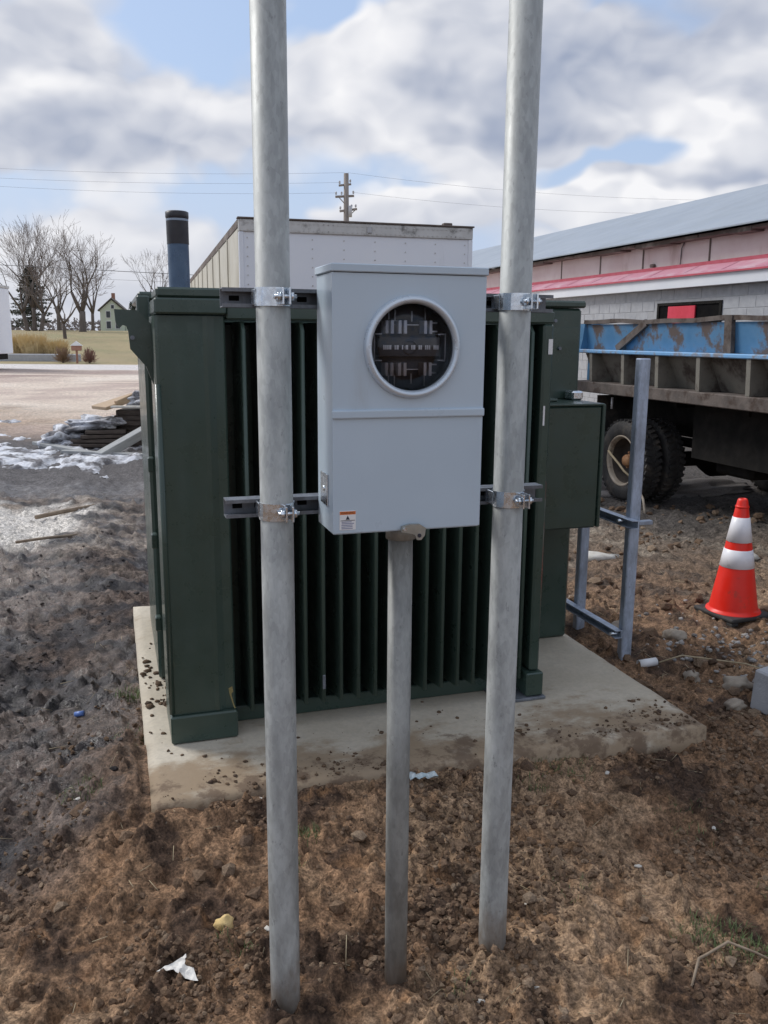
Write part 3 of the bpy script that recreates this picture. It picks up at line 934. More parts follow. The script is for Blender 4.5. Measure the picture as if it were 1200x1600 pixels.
# lifting hook at the near left corner
hk = [(0.025, 1.739), (0.105, 1.736), (0.140, 1.700), (0.178, 1.655), (0.178, 1.450), (0.156, 1.455), (0.126, 1.538), (0.074, 1.600), (0.070, 1.662), (0.064, 1.680), (0.052, 1.684), (0.040, 1.672), (0.028, 1.692)]
MB().prism(hk, lambda a, z: (a - TU, 0.13, tz(z)), lambda a, z: (a - TU, 0.155, tz(z))).obj('lifting_hook', gm, T)
MB().cyl((0.083 - TU, 0.122, tz(1.640)), (0.083 - TU, 0.131, tz(1.640)), 0.008, seg=10).obj('hook_bolt', M_['strut'], T)
MB().box(*tp(0.112, 0.16, 3.55, 3.66, 1.60, 1.80, .006)).obj('side_bracket', gm, T)
for z in (0.42, 0.78, 1.10):
    MB().box(*tp(0.128, 0.152, 3.60, 3.65, z, z + 0.06, .004)).obj('side_hinge', gm, T)
# terminal box on the right flank
tb = MB().box(*tp(1.72, 2.155, 3.50, 3.80, 0.772, 1.345, .008)).obj('terminal_box', gm, T)
MB().box(2.153 - TU, 2.17 - TU, 3.492 - TV, 3.53 - TV, tz(0.775), tz(1.352), .003).obj('door_edge', gm, tb)
MB().box(1.712 - TU, 2.165 - TU, 3.494 - TV, 3.80 - TV, tz(1.3465), tz(1.356), .002).obj('box_lid', gm, tb)
MB().box(2.11 - TU, 2.17 - TU, 3.70 - TV, 3.78 - TV, tz(1.357), tz(1.40), .008).obj('latch', M_['zinc'], tb)
MB().box(1.88 - TU, 1.99 - TU, 3.62 - TV, 3.68 - TV, tz(1.357), tz(1.372), .004).obj('cover_plate', gm, tb)
MB().box(*tp(1.72, 2.185, 3.798, 3.801, 1.36, 1.70, .001)).obj('flank_panel', gm, T)
for (a, b) in ((2.05, 1.73), (2.00, 1.64), (2.08, 1.60)):
    MB().cyl((a - TU, 3.80 - TV, tz(b)), (a - TU, 3.785 - TV, tz(b)), 0.008, seg=8).obj('panel_bolt', M_['strut'], T)
MB().bar((1.80 - TU, 3.79 - TV, tz(1.66)), (1.86 - TU, 3.79 - TV, tz(1.745)), 0.008, 0.012).obj('stay_rod', M_['strut'], T)
MB().box(*tp(1.676, 1.694, 3.1455, 3.1485, 1.585, 1.645, 0)).obj('tag_label', M_['white'], T)
dl = MB().box(*tp(1.665, 1.672, 3.146, 3.149, 1.30, 1.38, 0)).obj('paint_chip', M_['white'], T)
# yellowish scrape on the corner panel and a chipped fin
ch = MB()
ch.prism([(0.372, 0.315), (0.386, 0.322), (0.390, 0.300), (0.382, 0.292), (0.392, 0.245), (0.398, 0.232), (0.392, 0.230), (0.376, 0.288)], lambda a, z: (a - TU, 3.1585 - TV, tz(z)), lambda a, z: (a - TU, 3.1605 - TV, tz(z)))
ch.obj('scrape', mat('scraped_primer', (0.22, 0.18, 0.07), (0.32, 0.27, 0.12), 0.8, 0, 80), T)
MB().box(fus[4] - TU - .006, fus[4] - TU + .006, -0.003, 0.004, tz(0.27), tz(0.33), .002).obj('fin_chip', M_['strut'], T)

# ------------------------------------------------------------------ meter stand: two posts, conduit, strut, meter box
PV = 1.86
post_lab = ['galvanised steel pipe post left of the meter box', 'galvanised steel pipe post right of the meter box']
for i, pu in enumerate((0.337, 0.900)):
    top = 3.6
    p = MB()
    prof = [(0.0365, -0.35), (0.0365, top), (0.031, top), (0.031, top - 0.3)]
    p.lathe(prof, seg=40)
    o = p.obj('pipe_post', M_['galv'])
    place(o, FR(pu, PV), random.random())
    tag(o, post_lab[i], 'pipe post', 'galvanised posts of the meter stand')
cd = root('conduit', 'thin grey steel conduit rising from the soil into the meter box', 'conduit', FR(0.619, PV - 0.025), YAW)
MB().cyl((0, 0, -0.3), (0, 0, 1.222), 0.0285, seg=32).obj('tube', M_['galv_dark'], cd)
MB().cyl((0, 0, 1.196), (0, 0, 1.229), 0.0345, seg=32).obj('hub_nut', M_['galv_dark'], cd)


def strut(name, u0, u1, v, z0, z1, label, group):
    r = root(name, label, 'strut channel', FR(u0, v, z0), YAW, group)
    L = u1 - u0; h = z1 - z0; d = 0.041; t = 0.0027; lip = 0.008
    b = MB()
    b.box(0, L, d - t, d, 0, h)
    b.box(0, L, 0, d - t, 0, t); b.box(0, L, 0, d - t, h - t, h)
    b.box(0, L, 0.0, t, t, lip); b.box(0, L, 0.0, t, h - lip, h - t)
    b.obj('channel', M_['strut'], r)
    # slots in the web show as pale marks
    for k in range(int(L / 0.05)):
        x = 0.03 + 0.05 * k
        s = MB()
        s.box(x - 0.011, x + 0.011, d - t - 0.0012, d - t - 0.0002, h / 2 - 0.0055, h / 2 + 0.0055)
        s.obj('slot', M_['black'], r)
    return r


strut('strut_channel', 0.235, 1.018, 1.8975, 1.709, 1.750, 'upper steel strut channel bolted across both posts behind the meter box', 'struts of the meter stand')
strut('strut_channel', 0.230, 1.012, 1.8975, 1.250, 1.291, 'lower steel strut channel bolted across both posts behind the meter box', 'struts of the meter stand')


def clamp(u, z, label):
    r = root('pipe_clamp', label, 'pipe clamp', FR(u, PV, z), YAW, 'pipe clamps holding posts to struts')
    b = MB()
    b.lathe([(0.0370, -0.019), (0.0395, -0.019), (0.0395, 0.019), (0.0370, 0.019)], seg=36, close=True, smooth=False)
    b.obj('band', M_['zinc'], r)
    for s in (-1, 1):
        MB().box(0.020 + (0.004 if s > 0 else -0.010) - 0.002, 0.020 + (0.004 if s > 0 else -0.010) + 0.002, -0.066, -0.030, -0.017, 0.017, .001).obj('ear', M_['zinc'], r)
    bo = MB()
    bo.cyl((-0.006, -0.052, 0), (0.040, -0.052, 0), 0.0042, seg=10)
    bo.obj('bolt', M_['zinc'], r)
    MB().cyl((0.027, -0.052, 0), (0.034, -0.052, 0), 0.0095, seg=6).obj('nut', M_['zinc'], r)
    MB().cyl((-0.001, -0.052, 0), (0.007, -0.052, 0), 0.0095, seg=6).obj('bolt_head', M_['zinc'], r)
    MB().box(-0.040, -0.036, 0.0, 0.045, -0.016, 0.016, .001).obj('strut_tab', M_['zinc'], r)
    return r


for u, z, l in ((0.337, 1.730, 'zinc pipe clamp on the left post at the upper strut'), (0.337, 1.272, 'zinc pipe clamp on the left post at the lower strut'),
                (0.900, 1.730, 'zinc pipe clamp on the right post at the upper strut'), (0.900, 1.272, 'zinc pipe clamp on the right post at the lower strut')):
    clamp(u, z, l)

BU0, BU1, BV0, BV1, BZ0, BZ1 = 0.438, 0.778, 1.750, 1.894, 1.232, 1.795
B = root('meter_box', 'light grey steel meter box with a round glass window on the strut rails', 'meter box', FR(BU0, BV0, BZ0), YAW)
BW, BH, BD = BU1 - BU0, BZ1 - BZ0, BV1 - BV0
bd = MB()
bd.box(0.0015, 0.0045, 0.0035, BD, 0, BH - 0.017, .0008).box(BW - 0.0045, BW - 0.0015, 0.0035, BD, 0, BH - 0.017, .0008)
bd.box(0.0046, BW - 0.0046, BD - 0.003, BD, 0.0, BH - 0.017).box(0.0046, BW - 0.0046, 0.0035, BD - 0.0031, 0.0, 0.003)
bd.obj('body', M_['meter'], B)
# front cover upper half has the round opening: ring of quads from a circle to the rectangle
RC = (0.612 - BU0, 1.628 - BZ0)
r_in = 0.0925


def holed_panel(x0, x1, z0, z1, cx, cz, r, y0, y1, seg=48):
    b = MB()
    inner, outer = [], []
    for i in range(seg):
        a = 2 * math.pi * i / seg
        c, s = math.cos(a), math.sin(a)
        inner.append((cx + r * c, cz + r * s))
        k = min(((x1 - cx) / c if c > 1e-9 else 1e9), ((x0 - cx) / c if c < -1e-9 else 1e9), ((z1 - cz) / s if s > 1e-9 else 1e9), ((z0 - cz) / s if s < -1e-9 else 1e9))
        outer.append([cx + k * c, cz + k * s])
    for X in (x0, x1):
        for Zc in (z0, z1):
            j = min(range(seg), key=lambda q: (outer[q][0] - X) ** 2 + (outer[q][1] - Zc) ** 2)
            outer[j] = [X, Zc]
    vs = [(p[0], y0, p[1]) for p in inner] + [(p[0], y0, p[1]) for p in outer] + [(p[0], y1, p[1]) for p in inner] + [(p[0], y1, p[1]) for p in outer]
    fs = []
    for i in range(seg):
        j = (i + 1) % seg
        fs += [(i, j, seg + j, seg + i), (2 * seg + i, 3 * seg + i, 3 * seg + j, 2 * seg + j), (i, 2 * seg + i, 2 * seg + j, j), (seg + i, seg + j, 3 * seg + j, 3 * seg + i)]
    return b.add(vs, fs)


cov = holed_panel(0.0, BW, 1.498 - BZ0, BH - 0.018, RC[0], RC[1], r_in + 0.004, 0.0, 0.003).obj('upper_cover', M_['meter'], B)
MB().box(0.0, BW, 0.0, 0.003, 0.002, 1.481 - BZ0, .001).obj('lower_cover', M_['meter'], B)
MB().box(-0.002, BW + 0.002, -0.006, 0.004, 1.4805 - BZ0, 1.4985 - BZ0, .003, 2).obj('cover_lip', M_['meter'], B)
MB().box(-0.003, BW + 0.003, -0.005, BD, BH - 0.0165, BH, .002).obj('rain_cap', M_['meter'], B)
# sealing ring
RY = Matrix.Rotation(R(90), 3, 'X')        # local Z -> -Y
ringp = []
for k in range(13):
    a = math.pi * k / 12
    ringp.append((0.0985 + 0.0085 * math.cos(a), 0.000 + 0.014 * math.sin(a)))
ringp += [(0.0905, 0.004), (0.0905, -0.004)]
ring = MB().lathe([(r, h) for r, h in ringp], (RC[0], 0, RC[1]), RY, 64)
ring = ring.obj('sealing_ring', M_['ring'], B)
# socket inside: dark well, jaws and rails, behind a clear pane
well = MB().lathe([(0.0925, 0.002), (0.0925, -0.0445), (0.0, -0.0445)], (RC[0], 0, RC[1]), RY, 48).obj('socket_well', M_['cavity'], B)
# the box body is closed behind the well, so hollow it by carrying the well forward of the body face
for o_ in (well,):
    o_.location.y = 0
jm = MB
jx = [-0.046, -0.017, 0.040]
for jz in (0.042, -0.046):
    for x in jx:
        j = root
        b = MB()
        b.box(RC[0] + x - 0.010, RC[0] + x - 0.003, 0.012, 0.043, RC[1] + jz - 0.014, RC[1] + jz + 0.014, .0008)
        b.box(RC[0] + x + 0.002, RC[0] + x + 0.009, 0.012, 0.043, RC[1] + jz - 0.014, RC[1] + jz + 0.014, .0008)
        jo = b.obj('meter_jaw', M_['jaw'], B)
        MB().box(RC[0] + x - 0.003, RC[0] + x + 0.002, 0.030, 0.043, RC[1] + jz - 0.006, RC[1] + jz + 0.006).obj('jaw_spring', M_['mark'], jo)
    b = MB().box(RC[0] + 0.047, RC[0] + 0.066, 0.028, 0.040, RC[1] + jz + 0.008, RC[1] + jz + 0.011).box(RC[0] + 0.047, RC[0] + 0.066, 0.028, 0.040, RC[1] + jz - 0.010, RC[1] + jz - 0.007)
    b.obj('jaw_lead', M_['jaw'], B)
fr = MB()
for s in (-1, 1):
    fr.box(RC[0] + s * 0.0795 - 0.0013, RC[0] + s * 0.0795 + 0.0013, 0.014, 0.040, RC[1] - 0.030, RC[1] + 0.030)
    for q in (-1, 1):
        fr.box(RC[0] + s * 0.072 - 0.009, RC[0] + s * 0.072 + 0.009, 0.014, 0.038, RC[1] + q * 0.0275 - 0.0012, RC[1] + q * 0.0275 + 0.0012)
        fr.box(RC[0] + s * 0.041 - 0.0008, RC[0] + s * 0.041 + 0.0008, 0.036, 0.040, RC[1] + q * 0.072 - 0.014, RC[1] + q * 0.072 + 0.014)
for q in (-1, 1):
    fr.box(RC[0] - 0.030, RC[0] + 0.026, 0.034, 0.038, RC[1] + q * 0.047 - 0.0009, RC[1] + q * 0.047 + 0.0009)
    fr.box(RC[0] + 0.010, RC[0] + 0.0115, 0.036, 0.040, RC[1] + q * 0.066 - 0.012, RC[1] + q * 0.066 + 0.010)
    fr.box(RC[0] - 0.028, RC[0] - 0.0265, 0.036, 0.040, RC[1] + q * 0.068 - 0.014, RC[1] + q * 0.068 + 0.010)
fr.obj('guide_rails', M_['mark'], B)
mk = MB()
xs = -0.060
while xs < 0.062:
    w_ = (0.0028, 0.0028, 0.0045)[int((xs + 0.06) * 400) % 3]
    mk.box(RC[0] + xs, RC[0] + xs + w_, 0.0135, 0.015, RC[1] - 0.0045, RC[1] + 0.0045)
    xs += w_ + (0.0016, 0.0016, 0.0075)[int((xs + 0.06) * 170) % 3]
MB().box(RC[0] - 0.068, RC[0] + 0.068, 0.0155, 0.043, RC[1] - 0.020, RC[1] + 0.022, .002).obj('insulator_block', M_['cavity'], B)
mk.obj('terminal_strip', M_['mark'], B)
MB().lathe([(0.016, 0.0), (0.016, 0.003), (0.013, 0.003), (0.013, 0.0)], (RC[0], 0.0152, RC[1]), RY, 24, close=True).obj('centre_boss', M_['cavity'], B)
gl = bpy.data.materials.new('clear_cover')
gl.use_nodes = True
N = NT(gl.node_tree)
gl.node_tree.nodes.clear()
tr = N.n('ShaderNodeBsdfTransparent'); tr.inputs[0].default_value = (0.86, 0.88, 0.92, 1)
gs_ = N.n('ShaderNodeBsdfGlossy'); gs_.inputs['Roughness'].default_value = 0.06
fr_ = N.n('ShaderNodeFresnel'); fr_.inputs[0].default_value = 1.45
mx = N.n('ShaderNodeMixShader')
gl.node_tree.links.new(fr_.outputs[0], mx.inputs[0]); gl.node_tree.links.new(tr.outputs[0], mx.inputs[1]); gl.node_tree.links.new(gs_.outputs[0], mx.inputs[2])
out = N.n('ShaderNodeOutputMaterial'); gl.node_tree.links.new(mx.outputs[0], out.inputs[0])
MB().lathe([(0.0912, 0.001), (0.0912, 0.003), (0.0, 0.003)], (RC[0], 0, RC[1]), RY, 48).obj('clear_cover', gl, B)
# hasp on the lower edge
hc = 0.619 - BU0
hs = MB()
hs.prism([(hc - 0.030, 0.000), (hc - 0.028, 0.012), (hc - 0.010, 0.016), (hc + 0.012, 0.015), (hc + 0.026, 0.006), (hc + 0.024, -0.010), (hc + 0.016, -0.020), (hc + 0.006, -0.020), (hc + 0.001, -0.008), (hc - 0.012, -0.004)],
         lambda a, z: (a, -0.012, z), lambda a, z: (a, -0.003, z))
ho = hs.obj('hasp', M_['hasp'], B)
MB().cyl((hc + 0.011, -0.0135, -0.010), (hc + 0.011, -0.011, -0.010), 0.0045, seg=14).obj('hasp_hole', M_['ink'], ho)
MB().cyl((hc - 0.024, -0.017, 0.007), (hc - 0.024, -0.011, 0.007), 0.004, seg=10).obj('hasp_screw', M_['zinc'], ho)
# warning sticker
sk = MB().box(0.014, 0.050, -0.0008, -0.0002, 0.010, 0.052).obj('warning_sticker', M_['white'], B)
MB().box(0.0145, 0.0495, -0.0011, -0.0009, 0.0435, 0.0505).obj('orange_header', M_['orange'], sk)


def lettering(name, txt, size, loc, material, parent):
    cu = bpy.data.curves.new(name, 'FONT')
    cu.body = txt; cu.size = size; cu.align_x = 'CENTER'; cu.align_y = 'CENTER'
    tmp = bpy.data.objects.new(name, cu)
    C.objects.link(tmp)
    dg = bpy.context.evaluated_depsgraph_get()
    me = bpy.data.meshes.new_from_object(tmp.evaluated_get(dg))
    bpy.data.objects.remove(tmp)
    me.materials.clear(); me.materials.append(material)
    o = bpy.data.objects.new(name, me)
    C.objects.link(o)
    o.parent = parent; o.location = loc; o.rotation_euler = (R(90), 0, 0)
    return o


lettering('lettering', 'WARNING', 0.0062, (0.0320, -0.0013, 0.047), M_['ink'], sk)
MB().prism([(0.0275, 0.0325), (0.0365, 0.0325), (0.032, 0.0415)], lambda a, z: (a, -0.0012, z), lambda a, z: (a, -0.0009, z)).obj('hazard_symbol', M_['ink'], sk)
ln = MB().box(0.016, 0.048, -0.0012, -0.0009, 0.0300, 0.0312)
inkblue = mat('blue_ink', (0.20, 0.22, 0.34), (0.26, 0.28, 0.40), 0.6)
ln.obj('rule', M_['ink'], sk)
pb = MB()
for k in range(5):
    z = 0.0275 - 0.0036 * k
    pb.box(0.018 + 0.002 * random.random(), 0.046 - 0.006 * random.random(), -0.0012, -0.0009, z - 0.0009, z + 0.0009)
pb.obj('small_print', inkblue, sk)
# scuffs on the left flank of the box: hub plate and smear of bare metal
MB().box(-0.0022, 0.0018, 0.045, 0.105, 0.055, 0.125, .001).obj('side_plate', M_['zinc'], B)
MB().cyl((-0.004, 0.075, 0.09), (0.001, 0.075, 0.09), 0.006, seg=10).obj('side_screw', M_['zinc'], B)

# ------------------------------------------------------------------ strut frame to the right of the transformer
FU, FV = 2.465, 3.663
S = root('steel_rack', 'small steel rack of two posts and two rails beside the transformer', 'steel rack', FR(FU, FV), YAW)


def uchan(b, w, d, t, z0, z1, x0, y0):
    b.box(x0, x0 + w, y0 + d - t, y0 + d, z0, z1)
    b.box(x0, x0 + t, y0, y0 + d - t, z0, z1)
    b.box(x0 + w - t, x0 + w, y0, y0 + d - t, z0, z1)
    b.box(x0 + t, x0 + w * .3, y0, y0 + t, z0, z1)
    b.box(x0 + w * .7, x0 + w - t, y0, y0 + t, z0, z1)


b = MB().box(-0.03, 0.03, -0.022, 0.022, -0.2, 1.556, .005); b.obj('post', M_['frame'], S)
b = MB().box(-0.0275, 0.0275, 0.44, 0.484, -0.2, 0.80, .005); b.obj('post', M_['frame'], S)
for z in (0.755, 0.165):
    b = MB()
    b.box(-0.036, -0.032, -0.10 if z > .5 else -0.02, 0.70, z - 0.022, z + 0.020)
    b.box(-0.072, -0.036, -0.10 if z > .5 else -0.02, 0.70, z + 0.016, z + 0.020)
    b.box(-0.072, -0.036, -0.10 if z > .5 else -0.02, 0.70, z - 0.022, z - 0.018)
    b.obj('rail', M_['frame'], S)
MB().box(-0.03, 0.075, -0.062, -0.03, 0.742, 0.762, .002).obj('rail_stub', M_['frame'], S)
MB().cyl((-0.031, 0.0, 0.758), (-0.09, 0.0, 0.758), 0.008, seg=8).obj('bolt', M_['zinc'], S)
MB().cyl((-0.031, 0.0, 0.165), (-0.09, 0.0, 0.165), 0.008, seg=8).obj('bolt', M_['zinc'], S)

# ------------------------------------------------------------------ traffic cone
cu_, cv_ = 3.52, 4.13
cx_, cy_, _ = FR(cu_, cv_)
K = root('traffic_cone', 'orange traffic cone with two white bands standing in the mud', 'traffic cone', (cx_, cy_, gz(cx_, cy_) + 0.005), YAW + 0.1)
H_ = 0.71; rb, rt_ = 0.142, 0.028


def cr_(h): return rb + (rt_ - rb) * (h - 0.03) / (H_ - 0.03)


MB().lathe([(0.0, 0.002), (0.19, 0.002)], seg=4).v
bb = MB(); bb.box(-0.16, 0.16, -0.16, 0.16, 0.0, 0.028, .010, 2)
for sx in (-1, 1):
    for sy in (-1, 1): bb.box(sx * 0.13 - 0.025, sx * 0.13 + 0.025, sy * 0.13 - 0.025, sy * 0.13 + 0.025, -0.02, 0.0, .004)
bb.obj('base', M_['cone_base'], K)
MB().lathe([(0.158, 0.028), (0.155, 0.035), (cr_(0.045), 0.042)] + [(cr_(h), h) for h in (0.05, 0.20, 0.35, 0.50, 0.60, H_ - 0.012)] + [(rt_ - 0.003, H_ - 0.002), (rt_ - 0.008, H_), (0.016, H_), (0.016, H_ - 0.06)], seg=40).obj('cone_body', M_['cone'], K)
for z0, z1 in ((0.300, 0.408), (0.453, 0.600)):
    MB().lathe([(cr_(z0) + 0.0005, z0), (cr_(z0) + 0.003, z0 + 0.001), (cr_(z1) + 0.003, z1 - 0.001), (cr_(z1) + 0.0005, z1)], seg=40).obj('reflective_band', M_['cone_white'], K)
MB().lathe([(cr_(0.655) + 0.001, 0.655), (cr_(0.66) + 0.004, 0.657), (cr_(0.67) + 0.004, 0.667), (cr_(0.67) + .001, 0.669)], seg=32).obj('grip_ridge', M_['cone'], K)

# ------------------------------------------------------------------ blue pipe behind the transformer
Pp = root('standing_pipe', 'dark blue upright pipe with black top behind the transformer', 'pipe', FR(0.585, 7.5), YAW)
MB().cyl((0, 0, -0.1), (0, 0, 2.375), 0.086, seg=28, caps=False).obj('lower_pipe', M_['pipe_blue'], Pp)
MB().lathe([(0.0885, 2.375), (0.089, 2.555)], seg=28).obj('black_sleeve', M_['pipe_black'], Pp)
MB().lathe([(0.090, 2.555), (0.090, 2.572)], seg=28).obj('pale_stripe', M_['pipe_line'], Pp)
MB().lathe([(0.089, 2.572), (0.093, 2.585), (0.093, 2.625), (0.080, 2.632), (0.080, 2.45)], seg=28).obj('top_collar', M_['pipe_black'], Pp)

# ------------------------------------------------------------------ storage trailer
TX = root('box_trailer', 'old white box trailer with riveted end wall behind the meter box', 'trailer', FR(1.367, 9.5), R(15.2))
tw, tl, t0, t1 = 2.62, 11.0, 0.45, 2.865
MB().box(0.05, tw - 0.05, 0.0, 0.04, t0 + .12, t1 - .14).obj('end_wall', M_['trailer'], TX)
MB().box(0.0, tw, -0.02, 0.06, t1 - 0.14, t1 - 0.012, .008).obj('top_rail', M_['trailer_rail'], TX)
MB().box(-0.012, tw + 0.012, -0.035, 0.08, t1 - 0.011, t1 + 0.006, .004).obj('rail_cap', M_['rottrim'], TX)
for x in (0.0, tw - 0.05):
    MB().box(x, x + 0.05, -0.015, 0.055, t0, t1 - .141, .006).obj('corner_post', M_['trailer'], TX)
MB().box(0.0, tw, -0.018, 0.06, t0 - .10, t0 + .119, .006).obj('bottom_rail', M_['trailer_rail'], TX)
for k in range(9):
    y0 = 0.081 + k * 1.21
    MB().box(0.0, 0.03, y0, y0 + 1.195, t0, t1 - .10).obj('side_panel', M_['trailer_side'], TX)
    MB().box(-0.014, 0.0, y0 + 1.175, y0 + 1.215, t0, t1 - .10).obj('side_post', M_['trailer_side'], TX)
MB().box(tw - 0.03, tw, 0.081, tl, t0, t1 - .10).obj('far_side_wall', M_['trailer_side'], TX)
MB().box(-0.008, tw + 0.008, 0.081, tl, t1 - 0.099, t1 - 0.01, .006).obj('roof', M_['rottrim'], TX)
MB().box(0.0, tw, tl - 0.04, tl, t0, t1 - .10).obj('rear_wall', M_['trailer_side'], TX)
MB().box(0.03, tw - .03, 0.06, tl - .05, t0 - 0.08, t0 - 0.001).obj('floor', M_['dark'], TX)
rv = MB()
for x in np.linspace(0.10, tw - 0.10, 46):
    rv.cyl((x, -0.020, t1 - 0.045), (x, -0.028, t1 - 0.045), 0.008, seg=6)
    rv.cyl((x, -0.020, t1 - 0.115), (x, -0.028, t1 - 0.115), 0.008, seg=6)
for x in np.linspace(0.09, tw - 0.09, 8):
    for z in np.linspace(t0 + .2, t1 - .2, 22): rv.cyl((x, 0.0, z), (x, -0.006, z), 0.008, seg=6)
tag(rv.obj('rivet_rows', M_['trailer_rail'], TX), kind='stuff')
MB().box(tw * 0.53, tw * 0.53 + 0.05, -0.034, -0.021, t1 - 0.11, t1 - 0.05, .004).obj('marker_lamp', M_['porcelain'], TX)
MB().box(2.28, 2.38, 0.0, 0.09, t1 + 0.007, t1 + 0.035, .006).obj('roof_bracket', M_['rottrim'], TX)
for y in (8.2, 9.4):
    for x in (0.25, tw - 0.25):
        w_ = MB().lathe([(0.0, -.12), (0.2, -.12), (0.2, .12), (0.0, .12)], (x, y, 0.36), Matrix.Rotation(R(90), 3, 'Y'), 24).obj('wheel', M_['rim'], TX)
        MB().lathe([(0.2, -.12), (0.36, -.11), (0.37, 0), (0.36, .11), (0.2, .12)], (x, y, 0.36), Matrix.Rotation(R(90), 3, 'Y'), 24).obj('tyre', M_['rubber'], w_)
for x in (0.4, tw - 0.5):
    MB().box(x, x + 0.1, 1.0, 1.1, 0.0, t0 - 0.081).obj('landing_leg', M_['dark'], TX)

# ------------------------------------------------------------------ long building at right
BB = root('workshop_building', 'long block building with grey metal roof and faded red awning', 'building', FR(10.0, 8.0), YAW)
L_ = 26.0
wz0 = 0.0
# block courses, pieces where the photograph lets one tell them apart
BL, BHh = 0.40, 0.20
Wm = MB().box(0.131, 0.34, 0.0, L_, -0.1, 2.56).obj('block_wall', M_['mortar'], BB)
bk = MB().box(0.0, 0.19, 0.005, BL - 0.005, 0.005, BHh - 0.005, .004).mesh('concrete_block', M_['block'])
bk2 = bk.copy(); bk2.materials.clear(); bk2.materials.append(M_['block_dark'])
win = (12.87 - 8, 14.63 - 8, 1.06, 2.26)
cnt = 0
for c in range(6, 13):
    z = c * BHh - 0.04
    off = 0.0 if c % 2 else 0.2
    for i in range(0, 37):
        y = 2.0 + off + i * BL
        if y + BL > win[0] - .02 and y < win[1] + .02 and z < win[3] - .01: continue
        o = bpy.data.objects.new('concrete_block', bk2 if random.random() < 0.22 else bk)
        C.objects.link(o); o.parent = Wm; o.location = (0.125 + random.uniform(-0.003, 0.003), y, z)
        cnt += 1
# lower and farther courses, hidden or too fine to tell apart
lo = MB()
for c in range(0, 6):
    for i in range(0, 48):
        y = (0.0 if c % 2 else 0.2) + 0.4 + i * BL
        if y + BL > win[0] - .02 and y < win[1] + .02 and c * BHh - .04 + BHh > win[2]: continue
        lo.box(0.125, 0.30, y + .006, y + BL - .006, c * BHh - 0.034, c * BHh + BHh - 0.046)
for c in range(6, 13):
    for i in range(0, 22):
        y = 2.0 + 37 * BL + (0.0 if c % 2 else 0.2) + i * BL
        lo.box(0.125, 0.30, y + .006, y + BL - .006, c * BHh - 0.034, c * BHh + BHh - 0.046)
    for i in range(0, 4):
        y = 2.0 - (i + 1) * BL + (0.0 if c % 2 else 0.2)
        lo.box(0.125, 0.30, y + .006, y + BL - .006, c * BHh - 0.034, c * BHh + BHh - 0.046)
tag(lo.obj('block_courses', M_['block'], Wm), kind='stuff')
wn = MB().box(0.1255, 0.1295, win[0] - .02, win[1] + .02, win[2], win[3]).obj('window_opening', M_['black'], BB)
fm = MB().box(0.105, 0.14, win[0] - 0.05, win[0] + .01, win[2], win[3]).box(0.105, 0.14, win[1] - .01, win[1] + 0.05, win[2], win[3]).box(0.105, 0.14, win[0] - .05, win[1] + .05, win[3] + .002, win[3] + 0.05)
fm.obj('window_frame', M_['dark'], wn)
MB().box(0.095, 0.124, 13.52 - 8, 14.32 - 8, win[2] + .1, win[3] - .02, .004).obj('red_panel', M_['signred'], wn)
MB().box(-0.06, 0.0, 0.0, L_, 2.555, 2.770, .004).obj('fascia', M_['fascia'], BB)
MB().box(0.0, 0.30, 0.0, L_, 2.562, 2.580).obj('soffit', M_['fascia'], BB)
# awning: a folded red sheet over the fascia
aw = MB().prism([(-0.10, 2.75), (-0.10, 2.80), (0.22, 2.935), (0.28, 2.965), (0.30, 2.965), (0.30, 2.76), (-0.06, 2.772)], lambda a, z: (a, -0.05, z), lambda a, z: (a, L_ + .05, z)).obj('red_awning', M_['red'], BB)
for k in range(24):
    y = 0.4 + k * 1.05
    MB().prism([(-0.101, 2.80), (-0.10, 2.808), (0.22, 2.943), (0.22, 2.936)], lambda a, z: (a, y, z), lambda a, z: (a, y + 0.04, z)).obj('awning_rib', M_['red'], aw)
MB().box(-0.106, -0.1005, 0.0, L_, 2.745, 2.775).obj('awning_drip', mat('awning_drip_red', (0.42, 0.06, 0.09), None, 0.5), aw)
deepred = mat('awning_flashing', (0.45, 0.07, 0.10), (0.50, 0.10, 0.14), 0.5)
MB().box(0.235, 0.262, 0.0, L_, 2.945, 3.005).obj('awning_flashing', deepred, BB)
# upper wall of faded sheets with seams
y = 0.0
while y < L_ - 0.1:
    w_ = min(random.uniform(1.6, 2.9), L_ - y)
    MB().box(0.30 + random.uniform(-.004, .004), 0.34, y, y + w_ - 0.03, 2.967, 3.43).obj('wall_sheet', M_['pink'], BB)
    MB().box(0.292, 0.299, y + w_ - .045, y + w_ - 0.005, 2.967, 3.42).obj('seam_strip', M_['rottrim'], BB)
    y += w_
MB().box(0.34, 0.40, 0.0, L_, 2.58, 3.43).obj('upper_wall_backing', M_['rottrim'], BB)
